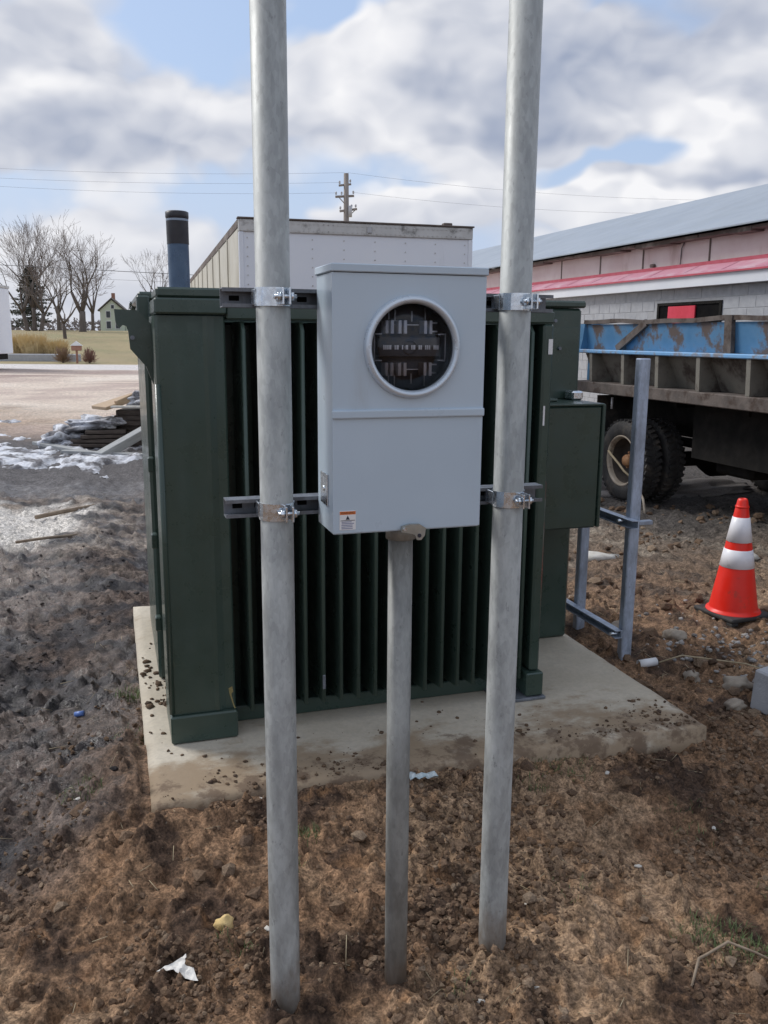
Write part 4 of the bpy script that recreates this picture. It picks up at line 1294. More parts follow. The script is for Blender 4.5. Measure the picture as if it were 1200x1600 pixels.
# eave board broken and uneven
y = 0.0
while y < L_:
    w_ = random.uniform(0.5, 1.6)
    dz = random.uniform(-0.025, 0.02)
    MB().box(0.05 + random.uniform(-.01, .02), 0.33, y, min(y + w_ - .01, L_), 3.40 + dz, 3.462, .004).obj('eave_board', M_['rottrim'], BB)
    y += w_
rp = lambda a: 3.49 + (a + 0.1) * (4.98 - 3.49) / 4.1
rf = MB().prism([(-0.10, 3.470), (-0.10, 3.495), (4.0, 5.0), (8.1, 3.5), (8.1, 3.47), (4.0, 4.96)], lambda a, z: (a, -0.2, z), lambda a, z: (a, L_ + .2, z)).obj('roof', M_['roof'], BB)
MB().box(7.8, 8.0, 0, L_, 0, 3.46).obj('far_wall', M_['mortar'], BB)
for y in (0.0, L_ - 0.2):
    MB().prism([(0.345, 0.0), (7.79, 0.0), (7.79, 3.45), (4.0, 4.9), (0.345, 3.45)], lambda a, z: (a, y + .003, z), lambda a, z: (a, y + 0.197, z)).obj('gable_wall', M_['pink'], BB)
for (yy, zz) in ((15.1 - 8, 3.02), (21.5 - 8, 3.12)):
    MB().box(0.25, 0.298, yy, yy + 0.14, zz, zz + 0.06, .01).obj('wall_bracket', M_['rottrim'], BB)
MB().tube([(0.28, 14.2 - 8, 3.42), (0.275, 14.28 - 8, 3.30), (0.285, 14.30 - 8, 3.15), (0.28, 14.3 - 8, 3.0)], 0.012, 6).obj('hanging_wire', M_['wire'], BB)

# ------------------------------------------------------------------ dump truck
D = root('dump_truck', 'rusty blue dump truck with dual rear wheels in front of the block building', 'dump truck', FR(4.9, 7.6), YAW)
y0t, y1t = -4.6, 0.86
bp_ = MB().prism([(0.075, 1.535), (0.045, 1.79), (0.085, 1.79), (0.115, 1.535)], lambda a, z: (a, y0t, z), lambda a, z: (a, y1t, z)).obj('side_board', M_['blue'], D)
# top rim dented along its length
rim = MB()
ys = np.linspace(y0t, y1t, 30)
for k in range(29):
    dz0 = 0.008 * math.sin(ys[k] * 3.1) + 0.006 * math.sin(ys[k] * 7.7); dz1 = 0.008 * math.sin(ys[k + 1] * 3.1) + 0.006 * math.sin(ys[k + 1] * 7.7)
    rim.add([(0.02, ys[k], 1.795 + dz0), (0.10, ys[k], 1.795 + dz0), (0.10, ys[k], 1.835 + dz0), (0.02, ys[k], 1.835 + dz0),
             (0.02, ys[k + 1], 1.795 + dz1), (0.10, ys[k + 1], 1.795 + dz1), (0.10, ys[k + 1], 1.835 + dz1), (0.02, ys[k + 1], 1.835 + dz1)],
            [(0, 1, 5, 4), (1, 2, 6, 5), (2, 3, 7, 6), (3, 0, 4, 7)])
rim.obj('top_rim', M_['truck_rust'], D)
MB().box(-0.06, 0.10, y0t, y1t + .02, 1.495, 1.533, .008).obj('side_rail', M_['blue_rail'], D)
MB().prism([(-0.02, 1.534), (0.004, 1.64), (0.02, 1.80), (0.16, 1.80), (0.16, 1.534)], lambda a, z: (a, y1t - 0.02, z), lambda a, z: (a, y1t + 0.10, z)).obj('tail_wing', M_['blue'], D)
for yv in (-1.52, -3.2):
    MB().prism([(0.02, 1.534), (0.06, 1.534), (0.045, 1.845), (0.005, 1.845)], lambda a, z: (a, yv, z), lambda a, z: (a, yv + 0.09, z)).obj('side_stake', M_['truck_rust'], D)
MB().bar((0.03, 0.20, 1.545), (0.035, -0.28, 1.80), 0.03, 0.07).obj('loose_board', M_['truck_rust'], D)
MB().prism([(0.06, 1.49), (0.20, 1.20), (0.25, 1.20), (0.11, 1.49)], lambda a, z: (a, y0t, z), lambda a, z: (a, y1t, z)).obj('lower_panel', M_['truck_grey'], D)
for yv in (0.55, -0.05, -0.62, -1.22, -1.85, -2.5, -3.2, -3.9):
    MB().prism([(-0.045, 1.494), (0.09, 1.494), (0.21, 1.20), (-0.03, 1.20)], lambda a, z: (a, yv, z), lambda a, z: (a, yv + 0.05, z)).obj('gusset', M_['truck_grey'], D)
MB().box(-0.05, 0.26, y0t, y1t + .05, 1.085, 1.198, .008).obj('sill_beam', M_['truck_rust'], D)
MB().box(0.26, 2.1, y0t, y1t, 1.12, 1.19).obj('bed_floor', M_['truck_rust'], D)
MB().prism([(2.20, 1.20), (2.32, 1.82), (2.36, 1.82), (2.25, 1.20)], lambda a, z: (a, y0t, z), lambda a, z: (a, y1t, z)).obj('far_side_board', M_['blue'], D)
MB().box(0.12, 2.30, y1t + .005, y1t + 0.05, 1.20, 1.80).obj('tailgate', M_['blue'], D)
MB().box(0.12, 2.30, y0t - .05, y0t - .005, 1.20, 2.05).obj('front_board', M_['blue'], D)
for x in (0.72, 1.5):
    MB().box(x, x + 0.09, y0t - 1.5, y1t - .1, 0.74, 1.00).obj('chassis_rail', M_['dark'], D)
MB().box(0.30, 0.34, -2.9, -0.75, 0.55, 1.06).obj('skirt_plate', M_['dark'], D)
MB().box(1.90, 1.94, -2.9, -0.75, 0.45, 1.06).obj('skirt_plate', M_['dark'], D)
MB().box(0.55, 0.75, -0.72, -0.62, 0.50, 0.75, .01).obj('spring_hanger', M_['rim'], D)
MB().box(0.60, 0.72, -1.1, 0.9, 0.58, 0.66, .01).obj('leaf_spring', M_['dark'], D)
MB().box(0.45, 0.95, -1.4, -0.9, 0.42, 0.68, .03).obj('air_tank', M_['dark'], D)
MB().cyl((0.3, 0, 0.42), (2.1, 0, 0.42), 0.08, seg=16).obj('axle', M_['dark'], D)
MB().lathe([(0.0, -0.22), (0.12, -0.20), (0.2, -0.08), (0.2, 0.08), (0.12, 0.20), (0.0, 0.22)], (1.2, 0, 0.42), Matrix.Rotation(R(90), 3, 'Y'), 20).obj('differential', M_['dark'], D)
MB().box(0.95, 1.45, -4.2, 0.6, 0.62, 1.04, .02).obj('bed_shade_filler', M_['dark'], D)  # dark box added, with the cross bars, to deepen shade beneath the bed
for yy in (-3.4, -2.2, -1.5, -0.5, 0.55):
    MB().box(0.28, 2.05, yy, yy + 0.09, 1.0, 1.08).obj('cross_member', M_['dark'], D)
MB().box(0.10, 0.55, 0.62, 0.64, 0.35, 1.05).obj('mud_flap', M_['rubber'], D)
MB().cyl((0.06, 0.28, 1.05), (0.06, 0.28, 0.93), 0.012, seg=8).obj('lamp_bracket', M_['porcelain'], D)
RX = Matrix.Rotation(R(-90), 3, 'Y')      # local Z -> -X (outward on the near side)
tyre = MB()
tyre.lathe([(0.245, 0.085), (0.262, 0.105), (0.32, 0.118), (0.375, 0.108), (0.405, 0.088), (0.412, 0.05), (0.412, -0.05), (0.405, -0.088), (0.375, -0.108), (0.30, -0.115), (0.245, -0.09)], (0, 0, 0), RX, 48)
for k in range(40):
    a = 2 * math.pi * k / 40
    for s in (-1, 1):
        q = Matrix.Rotation(a + (0.03 if s > 0 else 0), 3, 'X')
        tyre.obox(q @ Vector((s * 0.055, 0, 0.414)), 0.075, 0.036, 0.022, q @ Matrix.Rotation(s * 0.35, 3, 'Z'))
tyre_me = tyre.mesh('tyre', M_['rubber'])
rimm = MB()
rimm.lathe([(0.262, 0.094), (0.262, 0.106), (0.250, 0.108), (0.236, 0.092), (0.228, 0.06)], (0, 0, 0), RX, 40)
rim_me = rimm.mesh('wheel', M_['rim'])
dish_me = MB().lathe([(0.227, 0.058), (0.222, -0.05), (0.205, -0.088), (0.10, -0.07), (0.0, -0.07)], (0, 0, 0), RX, 40).mesh('wheel_dish', mat('shaded_wheel_dish', (0.05, 0.042, 0.036), (0.085, 0.07, 0.058), 0.8, 0, 9, dirt=(0.17, 0.13, 0.10), dirt_scale=5, dirt_lo=0.55, dirt_hi=0.75))  # dish darker than the rim: shade of its recess put into the colour
hubm = MB()
hubm.lathe([(0.0, 0.062), (0.05, 0.060), (0.062, 0.04), (0.065, -0.02), (0.095, -0.035), (0.105, -0.068)], (0, 0, 0), RX, 20)
for k in range(8):
    a = k * math.pi / 4
    hubm.cyl((0.035, 0.083 * math.cos(a), 0.083 * math.sin(a)), (-0.005, 0.083 * math.cos(a), 0.083 * math.sin(a)), 0.012, seg=6)
hub_me = hubm.mesh('hub', M_['hub'])
for x, flip in ((0.13, 1), (0.40, -1), (1.98, 1), (2.24, -1)):
    w_ = bpy.data.objects.new('wheel', rim_me); C.objects.link(w_); w_.parent = D
    w_.location = (x, 0, 0.425); w_.rotation_euler = (random.random() * 6, 0, 0 if flip > 0 else math.pi)
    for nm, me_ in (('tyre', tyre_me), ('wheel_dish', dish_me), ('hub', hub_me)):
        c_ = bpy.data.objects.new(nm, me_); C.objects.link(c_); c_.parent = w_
# front wheels under the unseen cab end
for x in (0.2, 2.15):
    w_ = bpy.data.objects.new('wheel', rim_me); C.objects.link(w_); w_.parent = D; w_.location = (x, -5.6, 0.425)
    c_ = bpy.data.objects.new('tyre', tyre_me); C.objects.link(c_); c_.parent = w_
cabp = [(-6.9, 0.55), (-6.9, 1.35), (-6.1, 1.45), (-5.75, 2.25), (-4.75, 2.25), (-4.75, 0.55)]
cab = MB().prism(cabp, lambda a, z: (0.15, a, z), lambda a, z: (2.2, a, z)).obj('cab', M_['blue'], D)
MB().prism([(-5.95, 1.5), (-5.68, 2.12), (-4.95, 2.12), (-4.95, 1.5)], lambda a, z: (0.142, a, z), lambda a, z: (0.149, a, z)).obj('cab_window', M_['glass_far'], cab)
rope = MB().tube([(0.02, 0.23, 0.50), (-0.01, 0.12, 0.47), (0.0, 0.0, 0.40), (0.03, -0.06, 0.33), (0.05, -0.19, 0.27)], 0.012, 6)
tag(rope.obj('rope', M_['straw'], D), 'pale rope looped through the wheel rim')
hose = MB().tube([(-0.02, -0.42, 0.12), (-0.05, -0.50, 0.17), (-0.09, -0.60, 0.14), (-0.12, -0.68, 0.05), (-0.12, -0.70, -0.02)], 0.012, 6)
hose.obj('air_hose', M_['stone'], D)

# ------------------------------------------------------------------ grey block at the right edge
cb = MB().box(0, 0.40, 0, 0.19, 0, 0.19, .008)
cbo = cb.obj('concrete_block', M_['block'])
x_, y_, _ = FR(2.70, 2.77)
place(cbo, (x_, y_, gz(x_ + .1, y_ + .08) - 0.02), YAW + 0.25, R(3))
tag(cbo, 'loose grey concrete block at the right edge of the picture', 'concrete block')

# ------------------------------------------------------------------ litter in the foreground
def lump(name, size, material, label, cat, loc, rz=0.0, squash=0.7, sub=3, amp=0.25, group=None, seed=0):
    bm = bmesh.new()
    bmesh.ops.create_icosphere(bm, subdivisions=sub, radius=1)
    for w in bm.verts:
        k = 1 + amp * (pn(np.array([w.co.x * 1.4 + seed]), np.array([w.co.y * 1.4 + w.co.z * 1.7]))[0] * 1.6 + 0.5 * pn(np.array([w.co.x * 3.4 + seed]), np.array([w.co.y * 3.4 - w.co.z * 3]))[0])
        w.co = Vector((w.co.x * size[0], w.co.y * size[1], w.co.z * size[2])) * k
    o = MB().bm(bm, True).obj(name, material)
    place(o, loc, rz)
    return tag(o, label, cat, group)


lump('yellow_stone', (0.029, 0.023, 0.023), M_['yellow'], 'small yellow stone lying in the soil left of the left post', 'stone', G(-0.438, 2.125, 0.018), 0.4, amp=0.3, seed=3)
# folded paper scrap
pa = MB()
pv = [(-0.066, -0.004, 0.004), (-0.030, 0.020, 0.014), (0.000, 0.034, 0.030), (0.004, 0.012, 0.020), (0.030, 0.010, 0.014), (0.052, -0.026, 0.006), (0.016, -0.020, 0.008), (-0.020, -0.010, 0.020)]
pa.add(pv, [(0, 1, 7), (1, 2, 3, 7), (7, 3, 6), (3, 4, 5, 6)])
bm = bmesh.new()
for q in pa.v: bm.verts.new(q)
bm.verts.ensure_lookup_table()
for f in pa.f: bm.faces.new([bm.verts[i] for i in f])
bmesh.ops.triangulate(bm, faces=bm.faces)
bmesh.ops.subdivide_edges(bm, edges=bm.edges, cuts=3, use_grid_fill=True)
for w in bm.verts: w.co += Vector((random.uniform(-.0022, .0022), random.uniform(-.0022, .0022), random.uniform(-.003, .003)))
po = MB().bm(bm).obj('paper_scrap', M_['paper'])
sol = po.modifiers.new('thick', 'SOLIDIFY'); sol.thickness = 0.0012
place(po, G(-0.515, 1.950, 0.004), -0.12)
tag(po, 'crumpled white paper scrap on the soil at lower left', 'paper scrap')
pa = MB()
gx, gy = 7, 4
for i in range(gx):
    for j in range(gy):
        pa.v.append((0.105 * (i / (gx - 1) - .5) + random.uniform(-.006, .006), 0.042 * (j / (gy - 1) - .5) + random.uniform(-.006, .006), random.uniform(0, 0.018)))
for i in range(gx - 1):
    for j in range(gy - 1): pa.f.append((i * gy + j, (i + 1) * gy + j, (i + 1) * gy + j + 1, i * gy + j + 1)); pa.s.append(False)
po = pa.obj('plastic_wrapper', M_['bluewrap'])
sol = po.modifiers.new('thick', 'SOLIDIFY'); sol.thickness = 0.001
place(po, G(0.145, 2.82, 0.008), 0.2)
tag(po, 'pale blue plastic wrapper on the soil between conduit and right post', 'wrapper')
# curved stick at lower right
stp = [(0.80, 1.93), (0.835, 1.985), (0.875, 2.03), (0.93, 2.035), (1.0, 2.02), (1.10, 1.99)]
so = MB().tube([(x - 0.8, y - 1.93, gz(x, y) + 0.008 - gz(0.8, 1.93) + (0.016 if 0 < i < 5 else 0)) for i, (x, y) in enumerate(stp)], [0.0035, 0.004, 0.0042, 0.004, 0.0036, 0.003], 7).obj('stick', M_['stick'])
place(so, G(0.80, 1.93))
tag(so, 'thin bent dry stick in the grass at lower right', 'stick')
chips = [(0.806, 2.43, 'white pebble right of the right post', 0.010), (0.848, 2.985, 'white pebble just in front of the pad, right of the posts', 0.012), (-0.405, 2.66, 'pale flat chip beside the left post near the pad', 0.018),
         (0.25, 1.875, 'white chip on the soil near the foot of the conduit', 0.011), (1.138, 2.68, 'white pebble halfway along the right edge of the soil', 0.010), (-0.315, 2.12, 'pale chip touching the left post low down', 0.010),
         (-1.05, 2.72, 'white chip on dark mud at the pad corner', 0.012), (0.42, 2.22, 'pale pebble behind the foot of the right post', 0.008), (0.40, 1.90, 'cream pebble in front of the foot of the right post', 0.010)]
for i, (x, y, l, s) in enumerate(chips):
    lump('pebble', (s * 1.25, s * 0.75, s * 0.5), M_['palestone'], l, 'pebble', G(x, y, s * 0.15), i * 1.1, sub=2, amp=0.3, group='pale pebbles on the soil', seed=i * 7.1)
# short white pipe by the rack, rubble stones, a wire
wp = MB().lathe([(0.016, -0.05), (0.021, -0.05), (0.021, 0.05), (0.016, 0.05)], seg=20, close=True).obj('pipe_offcut', M_['white'])
wp.matrix_world = Matrix.Translation(G(1.34, 4.13, 0.025)) @ Matrix.Rotation(0.3, 4, 'Z') @ Matrix.Rotation(R(88), 4, 'Y')
tag(wp, 'short white pipe offcut lying at the foot of the tall rack post', 'pipe offcut')
stones = [(1.69, 3.87, 0.060, 'rounded tan rock between the gravel and the grey block'), (1.52, 4.0, 0.045, 'brown rock right of the white pipe offcut'), (1.62, 4.55, 0.05, 'brown rock behind the gravel and left of the cone'),
          (1.32, 4.6, 0.055, 'clay coloured rock behind the tall rack post'), (1.2, 5.15, 0.06, 'brown rock behind the low rack post'), (1.58, 3.62, 0.04, 'small rock just behind the grey block')]
for i, (x, y, s, l) in enumerate(stones):
    lump('rock', (s * 1.2, s * 0.85, s * 0.7), M_['stone'], l, 'rock', G(x, y, s * 0.25), i * 1.3, sub=3, amp=0.35, group='rocks right of the pad', seed=30 + i * 3.7)
wr = MB().tube([(0, 0, 0), (0.12, 0.02, 0.03), (0.26, -0.02, 0.025), (0.40, -0.09, 0.03), (0.52, -0.13, 0.0)], 0.0035, 6).obj('loose_wire', M_['straw'])
place(wr, G(1.40, 4.13, 0.03)); tag(wr, 'thin pale wire curling from the pipe offcut towards the gravel', 'wire')
pw = [(1.62, 6.35, 0.12, 'pale slab chip on the ground behind the low rack post'), (2.75, 6.35, 0.10, 'pale stone on the ground behind the traffic cone')]
for i, (x, y, s, l) in enumerate(pw):
    lump('broken_slab', (s * 1.3, s * .8, s * .3), M_['palestone'], l, 'stone', G(x, y, 0.01), 0.6 * i, sub=2, amp=0.35, seed=70 + i)
lump('rubble_heap', (0.95, 0.30, 0.10), M_['gravel'], 'low heap of pale rubble under the dump truck', 'rubble', FR(5.9, 7.9), YAW, sub=4, amp=0.5, seed=12)

# ------------------------------------------------------------------ timber pile and old snow on the left
def plank(name, size, loc, rz, ry, m, label, rx=0.0, group='boards of the timber pile'):
    o = MB().box(-size[0] / 2, size[0] / 2, -size[1] / 2, size[1] / 2, -size[2] / 2, size[2] / 2, .006).obj(name, m)
    place(o, loc, rz, rx, ry)
    return tag(o, label, 'board' if name == 'board' else name.replace('_', ' '), group)


st_x, st_y = -3.45, 13.2
lay = 0
names = ['bottom', 'second lowest', 'third lowest', 'middle', 'third highest', 'second highest', 'top']
for k in range(7):
    plank('timber', (1.15 + random.uniform(-.06, .06), 0.50, 0.072), (st_x + random.uniform(-.03, .03), st_y + random.uniform(-.03, .03), 0.04 + k * 0.078), random.uniform(-.04, .04), 0, M_['wood_dark'],
          '%s dark timber of the stack behind the transformer\'s left edge' % names[k], group='dark stacked timbers')
plank('board', (0.72, 0.40, 0.05), (-3.98, 13.0, 0.67), 0.85, R(-13), M_['wood_tan'], 'tan plank lying askew on top of the timber stack')
plank('board', (0.75, 0.06, 0.10), (-3.76, 13.05, 0.75), 1.0, R(-16), M_['wood_tan'], 'narrow tan board standing on edge on the askew tan plank')
plank('board', (1.0, 0.10, 0.03), (-3.5, 12.68, 0.615), 0.05, 0, M_['palestone'], 'pale thin batten along the front of the timber stack top')
plank('beam', (0.95, 0.16, 0.12), (-3.60, 11.95, 0.19), 0.95, R(-20), M_['wood_grey'], 'grey weathered beam leaning against the timber stack', group=None)
for k in range(4):
    plank('board', (0.75 - .06 * k, 0.5, 0.05), (-4.30 + .05 * k, 12.75 + .03 * k, 0.06 + k * 0.062), 0.2 + random.uniform(-.15, .15), 0, M_['wood_dark'], '%s of four dark boards in the low heap beside the timber stack' % ['lowest', 'second lowest', 'second highest', 'highest'][k])
plank('board', (1.7, 0.12, 0.05), (-4.45, 12.15, 0.05), -0.62, R(2), M_['wood_grey'], 'long grey board flat on the snow in front of the timber pile')
plank('board', (1.5, 0.10, 0.05), (-3.75, 11.72, 0.05), -0.25, 0, M_['wood_grey'], 'shorter grey board on the ground before the leaning beam')
plank('board', (0.9, 0.12, 0.05), (-5.25, 15.2, 0.06), -0.1, 0, M_['stick'], 'thin brown board lying behind the snow')
lump('snow_cap', (0.34, 0.30, 0.13), M_['snow'], 'heap of old snow on top of the timber stack', 'snow', (-3.55, 13.1, 0.68), 0.2, sub=4, amp=0.5, seed=5)
lump('snow_cap', (0.42, 0.30, 0.12), M_['snow'], 'snow lying over the low heap of dark boards', 'snow', (-4.33, 12.95, 0.33), 0.3, sub=4, amp=0.6, seed=9)
lump('snow_cap', (0.36, 0.36, 0.20), M_['snow'], 'snow slumped down the left end of the low heap', 'snow', (-4.72, 12.80, 0.08), 0.3, sub=4, amp=0.6, seed=19)
# snow sheet broken into patches on the ground
def snow_sheet():
    nx, ny = 190, 150
    x0, x1, y0, y1 = -7.6, -3.05, 9.9, 17.2
    xs = np.linspace(x0, x1, nx); ys = np.linspace(y0, y1, ny)
    X, Y = np.meshgrid(xs, ys, indexing='ij')
    cov = 1.2 * np.exp(-(((X + 5.4) / 1.7) ** 2 + ((Y - 11.6) / 1.0) ** 2)) + 0.9 * np.exp(-(((X + 3.8) / 0.9) ** 2 + ((Y - 11.25) / 0.35) ** 2)) \
        + 1.0 * np.exp(-(((X + 4.6) / 1.3) ** 2 + ((Y - 16.2) / 0.7) ** 2)) + 0.9 * np.exp(-(((X + 4.6) / .6) ** 2 + ((Y - 12.9) / 0.8) ** 2))
    cov = cov - 0.62 + 1.15 * fbm(X, Y * 0.7, 1.5, 5, .62)
    Z = height(X, Y) + np.clip(cov, -0.4, 0.4) * 0.13 + 0.035 * fbm(X, Y, 4, 4)
    co = np.stack([X, Y, Z], -1).reshape(-1, 3)
    b = MB()
    ok = (cov > -0.02)
    idx = -np.ones(nx * ny, int)
    fs = []
    for i in range(nx - 1):
        for j in range(ny - 1):
            if ok[i, j] or ok[i + 1, j] or ok[i, j + 1] or ok[i + 1, j + 1]:
                fs.append((i * ny + j, (i + 1) * ny + j, (i + 1) * ny + j + 1, i * ny + j + 1))
    used = sorted({q for f in fs for q in f}); mp = {q: k for k, q in enumerate(used)}
    b.add(co[used].tolist(), [tuple(mp[q] for q in f) for f in fs], True)
    return tag(b.obj('snow_patches', M_['snow']), 'patches of old dirty snow on the ground around the timber pile', 'snow', kind='stuff')


snow_sheet()
pl = MB().tube([(0, 0, 0), (0.12, 0.3, 0.01), (0.2, 0.62, 0)], 0.02, 6).obj('stick', M_['stick'])
place(pl, G(-3.12, 7.55, 0.05), -0.25); tag(pl, 'brown stick lying on the pale patch at far left', 'stick')
pl = MB().tube([(0, 0, 0), (0.2, 0.12, 0.01), (0.42, 0.28, 0)], 0.012, 6).obj('stick', M_['stick'])
place(pl, G(-2.9, 6.6, 0.045), 0.0); tag(pl, 'thin dark stick nearer than the brown stick at left', 'stick')
bt = MB().lathe([(0, -0.02), (0.012, -0.02), (0.012, 0.02), (0.0, 0.02)], seg=12).obj('bottle_cap', mat('blue_cap', (0.10, 0.18, 0.45), None, 0.4))
bt.matrix_world = Matrix.Translation(G(-1.315, 3.49, 0.008)) @ Matrix.Rotation(R(80), 4, 'Y')
tag(bt, 'small blue plastic bit in the dark mud at left', 'litter')

# ------------------------------------------------------------------ background: trees, house, reeds, lines
def bare_tree(name, label, loc, h, spread, seed, trunk_r, fork=0.25, limbs=4, depth=6, group='bare trees beyond the lawn', stems=1):
    rs = random.Random(seed)
    r = root(name, label, 'tree', loc, 0, group)
    tk, cw, tw_ = MB(), MB(), MB()

    def grow(p, d, L, rad, lev):
        n = 3
        pts = [p]; q = p.copy(); dd = d.copy()
        for i in range(n):
            dd = (dd + Vector((rs.uniform(-1, 1), rs.uniform(-1, 1), rs.uniform(-.3, .8))) * 0.13).normalized()
            q = q + dd * L / n
            pts.append(q.copy())
        rr = [max(0.012, rad * (1 - 0.38 * i / n)) for i in range(n + 1)]
        (cw if lev < 4 else tw_).tube(pts, rr, 6 if lev < 2 else (4 if lev < 4 else 3))
        if lev >= depth: return
        k = rs.choice((2, 3)) if lev < depth - 2 else rs.choice((2, 3, 3))
        for i in range(k):
            a = rs.uniform(0, 6.283); t = rs.uniform(0.30, 0.75) * (1.0 if i else 0.45)
            side = dd.orthogonal().normalized()
            side = Matrix.Rotation(a, 3, dd) @ side
            nd = (dd * math.cos(t) + side * math.sin(t) * spread + Vector((0, 0, 0.14))).normalized()
            st = pts[-1] if i < 2 else pts[rs.choice((1, 2))]
            grow(st.copy(), nd, L * rs.uniform(0.62, 0.84), rr[-1] * rs.uniform(0.6, 0.85), lev + 1)

    for s_ in range(stems):
        ox = (s_ - (stems - 1) / 2) * trunk_r * 3.0
        th = h * fork * rs.uniform(0.85, 1.15)
        lean = Vector((ox * 0.25, rs.uniform(-.1, .1), 1)).normalized()
        base = Vector((ox, rs.uniform(-.3, .3), -0.2)); topp = base + lean * th
        tk.tube([base, base + lean * th * 0.15, base + lean * th * 0.6, topp], [trunk_r * 1.35, trunk_r * 1.05, trunk_r * 0.95, trunk_r * 0.9], 10)
        n = limbs
        for i in range(n):
            a = 6.283 * i / n + rs.uniform(-.5, .5); t = rs.uniform(0.18, 0.62)
            d = Vector((math.cos(a) * math.sin(t) * spread, math.sin(a) * math.sin(t) * spread, math.cos(t))).normalized()
            grow(topp - lean * rs.uniform(0, th * 0.2), d, (h - th) * 0.36 * rs.uniform(0.85, 1.1), trunk_r * rs.uniform(0.5, 0.68), 1)
    tk.obj('trunk', M_['bark'], r); c_ = cw.obj('crown', M_['bark'], r)
    tag(tw_.obj('twigs', M_['twig'], c_), kind='stuff')
    return r


def GG(x, y): return (x, y, gz(x, y))


bare_tree('bare_tree', 'tall bare tree with several trunks, leftmost of the trees', GG(-43.0, 108), 12.2, 1.15, 3, 0.26, 0.22, 4, 6, stems=3)
bare_tree('bare_tree', 'bare tree with one thick forked trunk left of the green house', GG(-36.0, 105), 10.8, 1.35, 8, 0.40, 0.26, 4, 6)
bare_tree('bare_tree', 'small low bare tree in front of the thick forked tree', GG(-31.0, 85), 6.6, 1.25, 15, 0.17, 0.22, 4, 6)
bare_tree('bare_tree', 'slender bare tree between the tall tree and the thick forked tree', GG(-40.5, 122), 11.5, 0.9, 21, 0.24, 0.25, 4, 6)
bare_tree('bare_tree', 'bare tree showing between the blue pipe and the trailer', GG(-35.6, 140), 12.0, 1.2, 28, 0.3, 0.3, 4, 6)
bare_tree('bare_tree', 'dense bare tree at the far left behind the white trailer end', GG(-47.5, 128), 10.5, 1.0, 34, 0.28, 0.25, 4, 6)


def conifer(loc, h, label):
    r = root('conifer_tree', label, 'tree', loc)
    MB().tube([(0, 0, -.2), (0, 0, h * .5), (0, 0, h)], [0.25, 0.16, 0.03], 8).obj('trunk', M_['bark'], r)
    vs, fs = [], []
    rs = random.Random(5)
    for k in range(30):
        z = h * (0.12 + 0.86 * k / 30)
        if rs.random() < 0.12: continue
        L = (1 - z / h) * h * 0.44 * rs.uniform(0.75, 1.2) + 0.3
        for i in range(5):
            a = rs.uniform(0, 6.283)
            for q in range(46):
                t = q / 46 + rs.uniform(0, .02); rr = L * t
                w = 0.55 * (1 - 0.5 * t)
                px_ = rr * math.cos(a) + rs.uniform(-w, w) * 0.6; py_ = rr * math.sin(a) + rs.uniform(-w, w) * 0.6
                pz_ = z - 0.30 * rr + 0.10 * rr * t * 2 + rs.uniform(-.12, .12)
                b_ = rs.uniform(0, 6.283); s_ = 0.26 * rs.uniform(.6, 1.4)
                o = len(vs)
                vs += [(px_, py_, pz_), (px_ + s_ * math.cos(b_), py_ + s_ * math.sin(b_), pz_ - s_ * .5), (px_ + s_ * math.cos(b_ + .9), py_ + s_ * math.sin(b_ + .9), pz_ + rs.uniform(-.1, .1))]
                fs.append((o, o + 1, o + 2))
    MB().add(vs, fs).obj('crown', M_['conifer'], r)


conifer(GG(-46.3, 116), 8.6, 'dark conifer with drooping branches behind the leftmost bare tree')

# house
hx, hy = -40.2, 130.0
Hh = root('farmhouse', 'small pale green two storey gabled house beyond the lawn', 'house', (hx, hy, gz(hx, hy) - 0.1), R(12))
gp = [(-1.7, 0), (1.7, 0), (1.7, 3.1), (0, 4.6), (-1.7, 3.1)]
MB().prism(gp, lambda a, z: (a, 0, z), lambda a, z: (a, 6.0, z)).obj('wall', M_['house'], Hh)
hr = MB().prism([(-2.0, 2.95), (0, 4.72), (2.0, 2.95), (2.0, 3.13), (0, 4.92), (-2.0, 3.13)], lambda a, z: (a, -0.3, z), lambda a, z: (a, 6.3, z)).obj('roof', M_['house_roof'], Hh)
MB().box(-0.25, 0.25, 3.0, 3.5, 4.7, 5.7).obj('chimney', M_['brick'], hr)
for (x, z, w, h) in ((-0.55, 0.5, 0.6, 1.0), (-0.55, 2.05, 0.55, 0.9), (0.75, 0.5, 0.6, 1.0), (0.75, 2.05, 0.55, 0.9), (0.1, 3.35, 0.4, 0.5)):
    wf = MB().box(x - w / 2 - .08, x + w / 2 + .08, -0.06, -0.005, z - .08, z + h + .08).obj('window', M_['white'], Hh)
    MB().box(x - w / 2, x + w / 2, -0.08, -0.062, z, z + h).obj('pane', M_['glass_far'], wf)
MB().box(1.72, 3.6, 0.8, 5.0, 0, 1.9).obj('annex', M_['house'], Hh)
MB().prism([(1.6, 1.9), (3.8, 1.9), (3.8, 2.0), (1.72, 2.9)], lambda a, z: (a, 0.6, z), lambda a, z: (a, 5.2, z)).obj('annex_roof', M_['house_roof'], Hh)
wf = MB().box(2.25, 3.1, 0.74, 0.795, 0.5, 1.5).obj('window', M_['white'], Hh)
MB().box(2.33, 3.02, 0.72, 0.738, 0.58, 1.42).obj('pane', M_['glass_far'], wf)

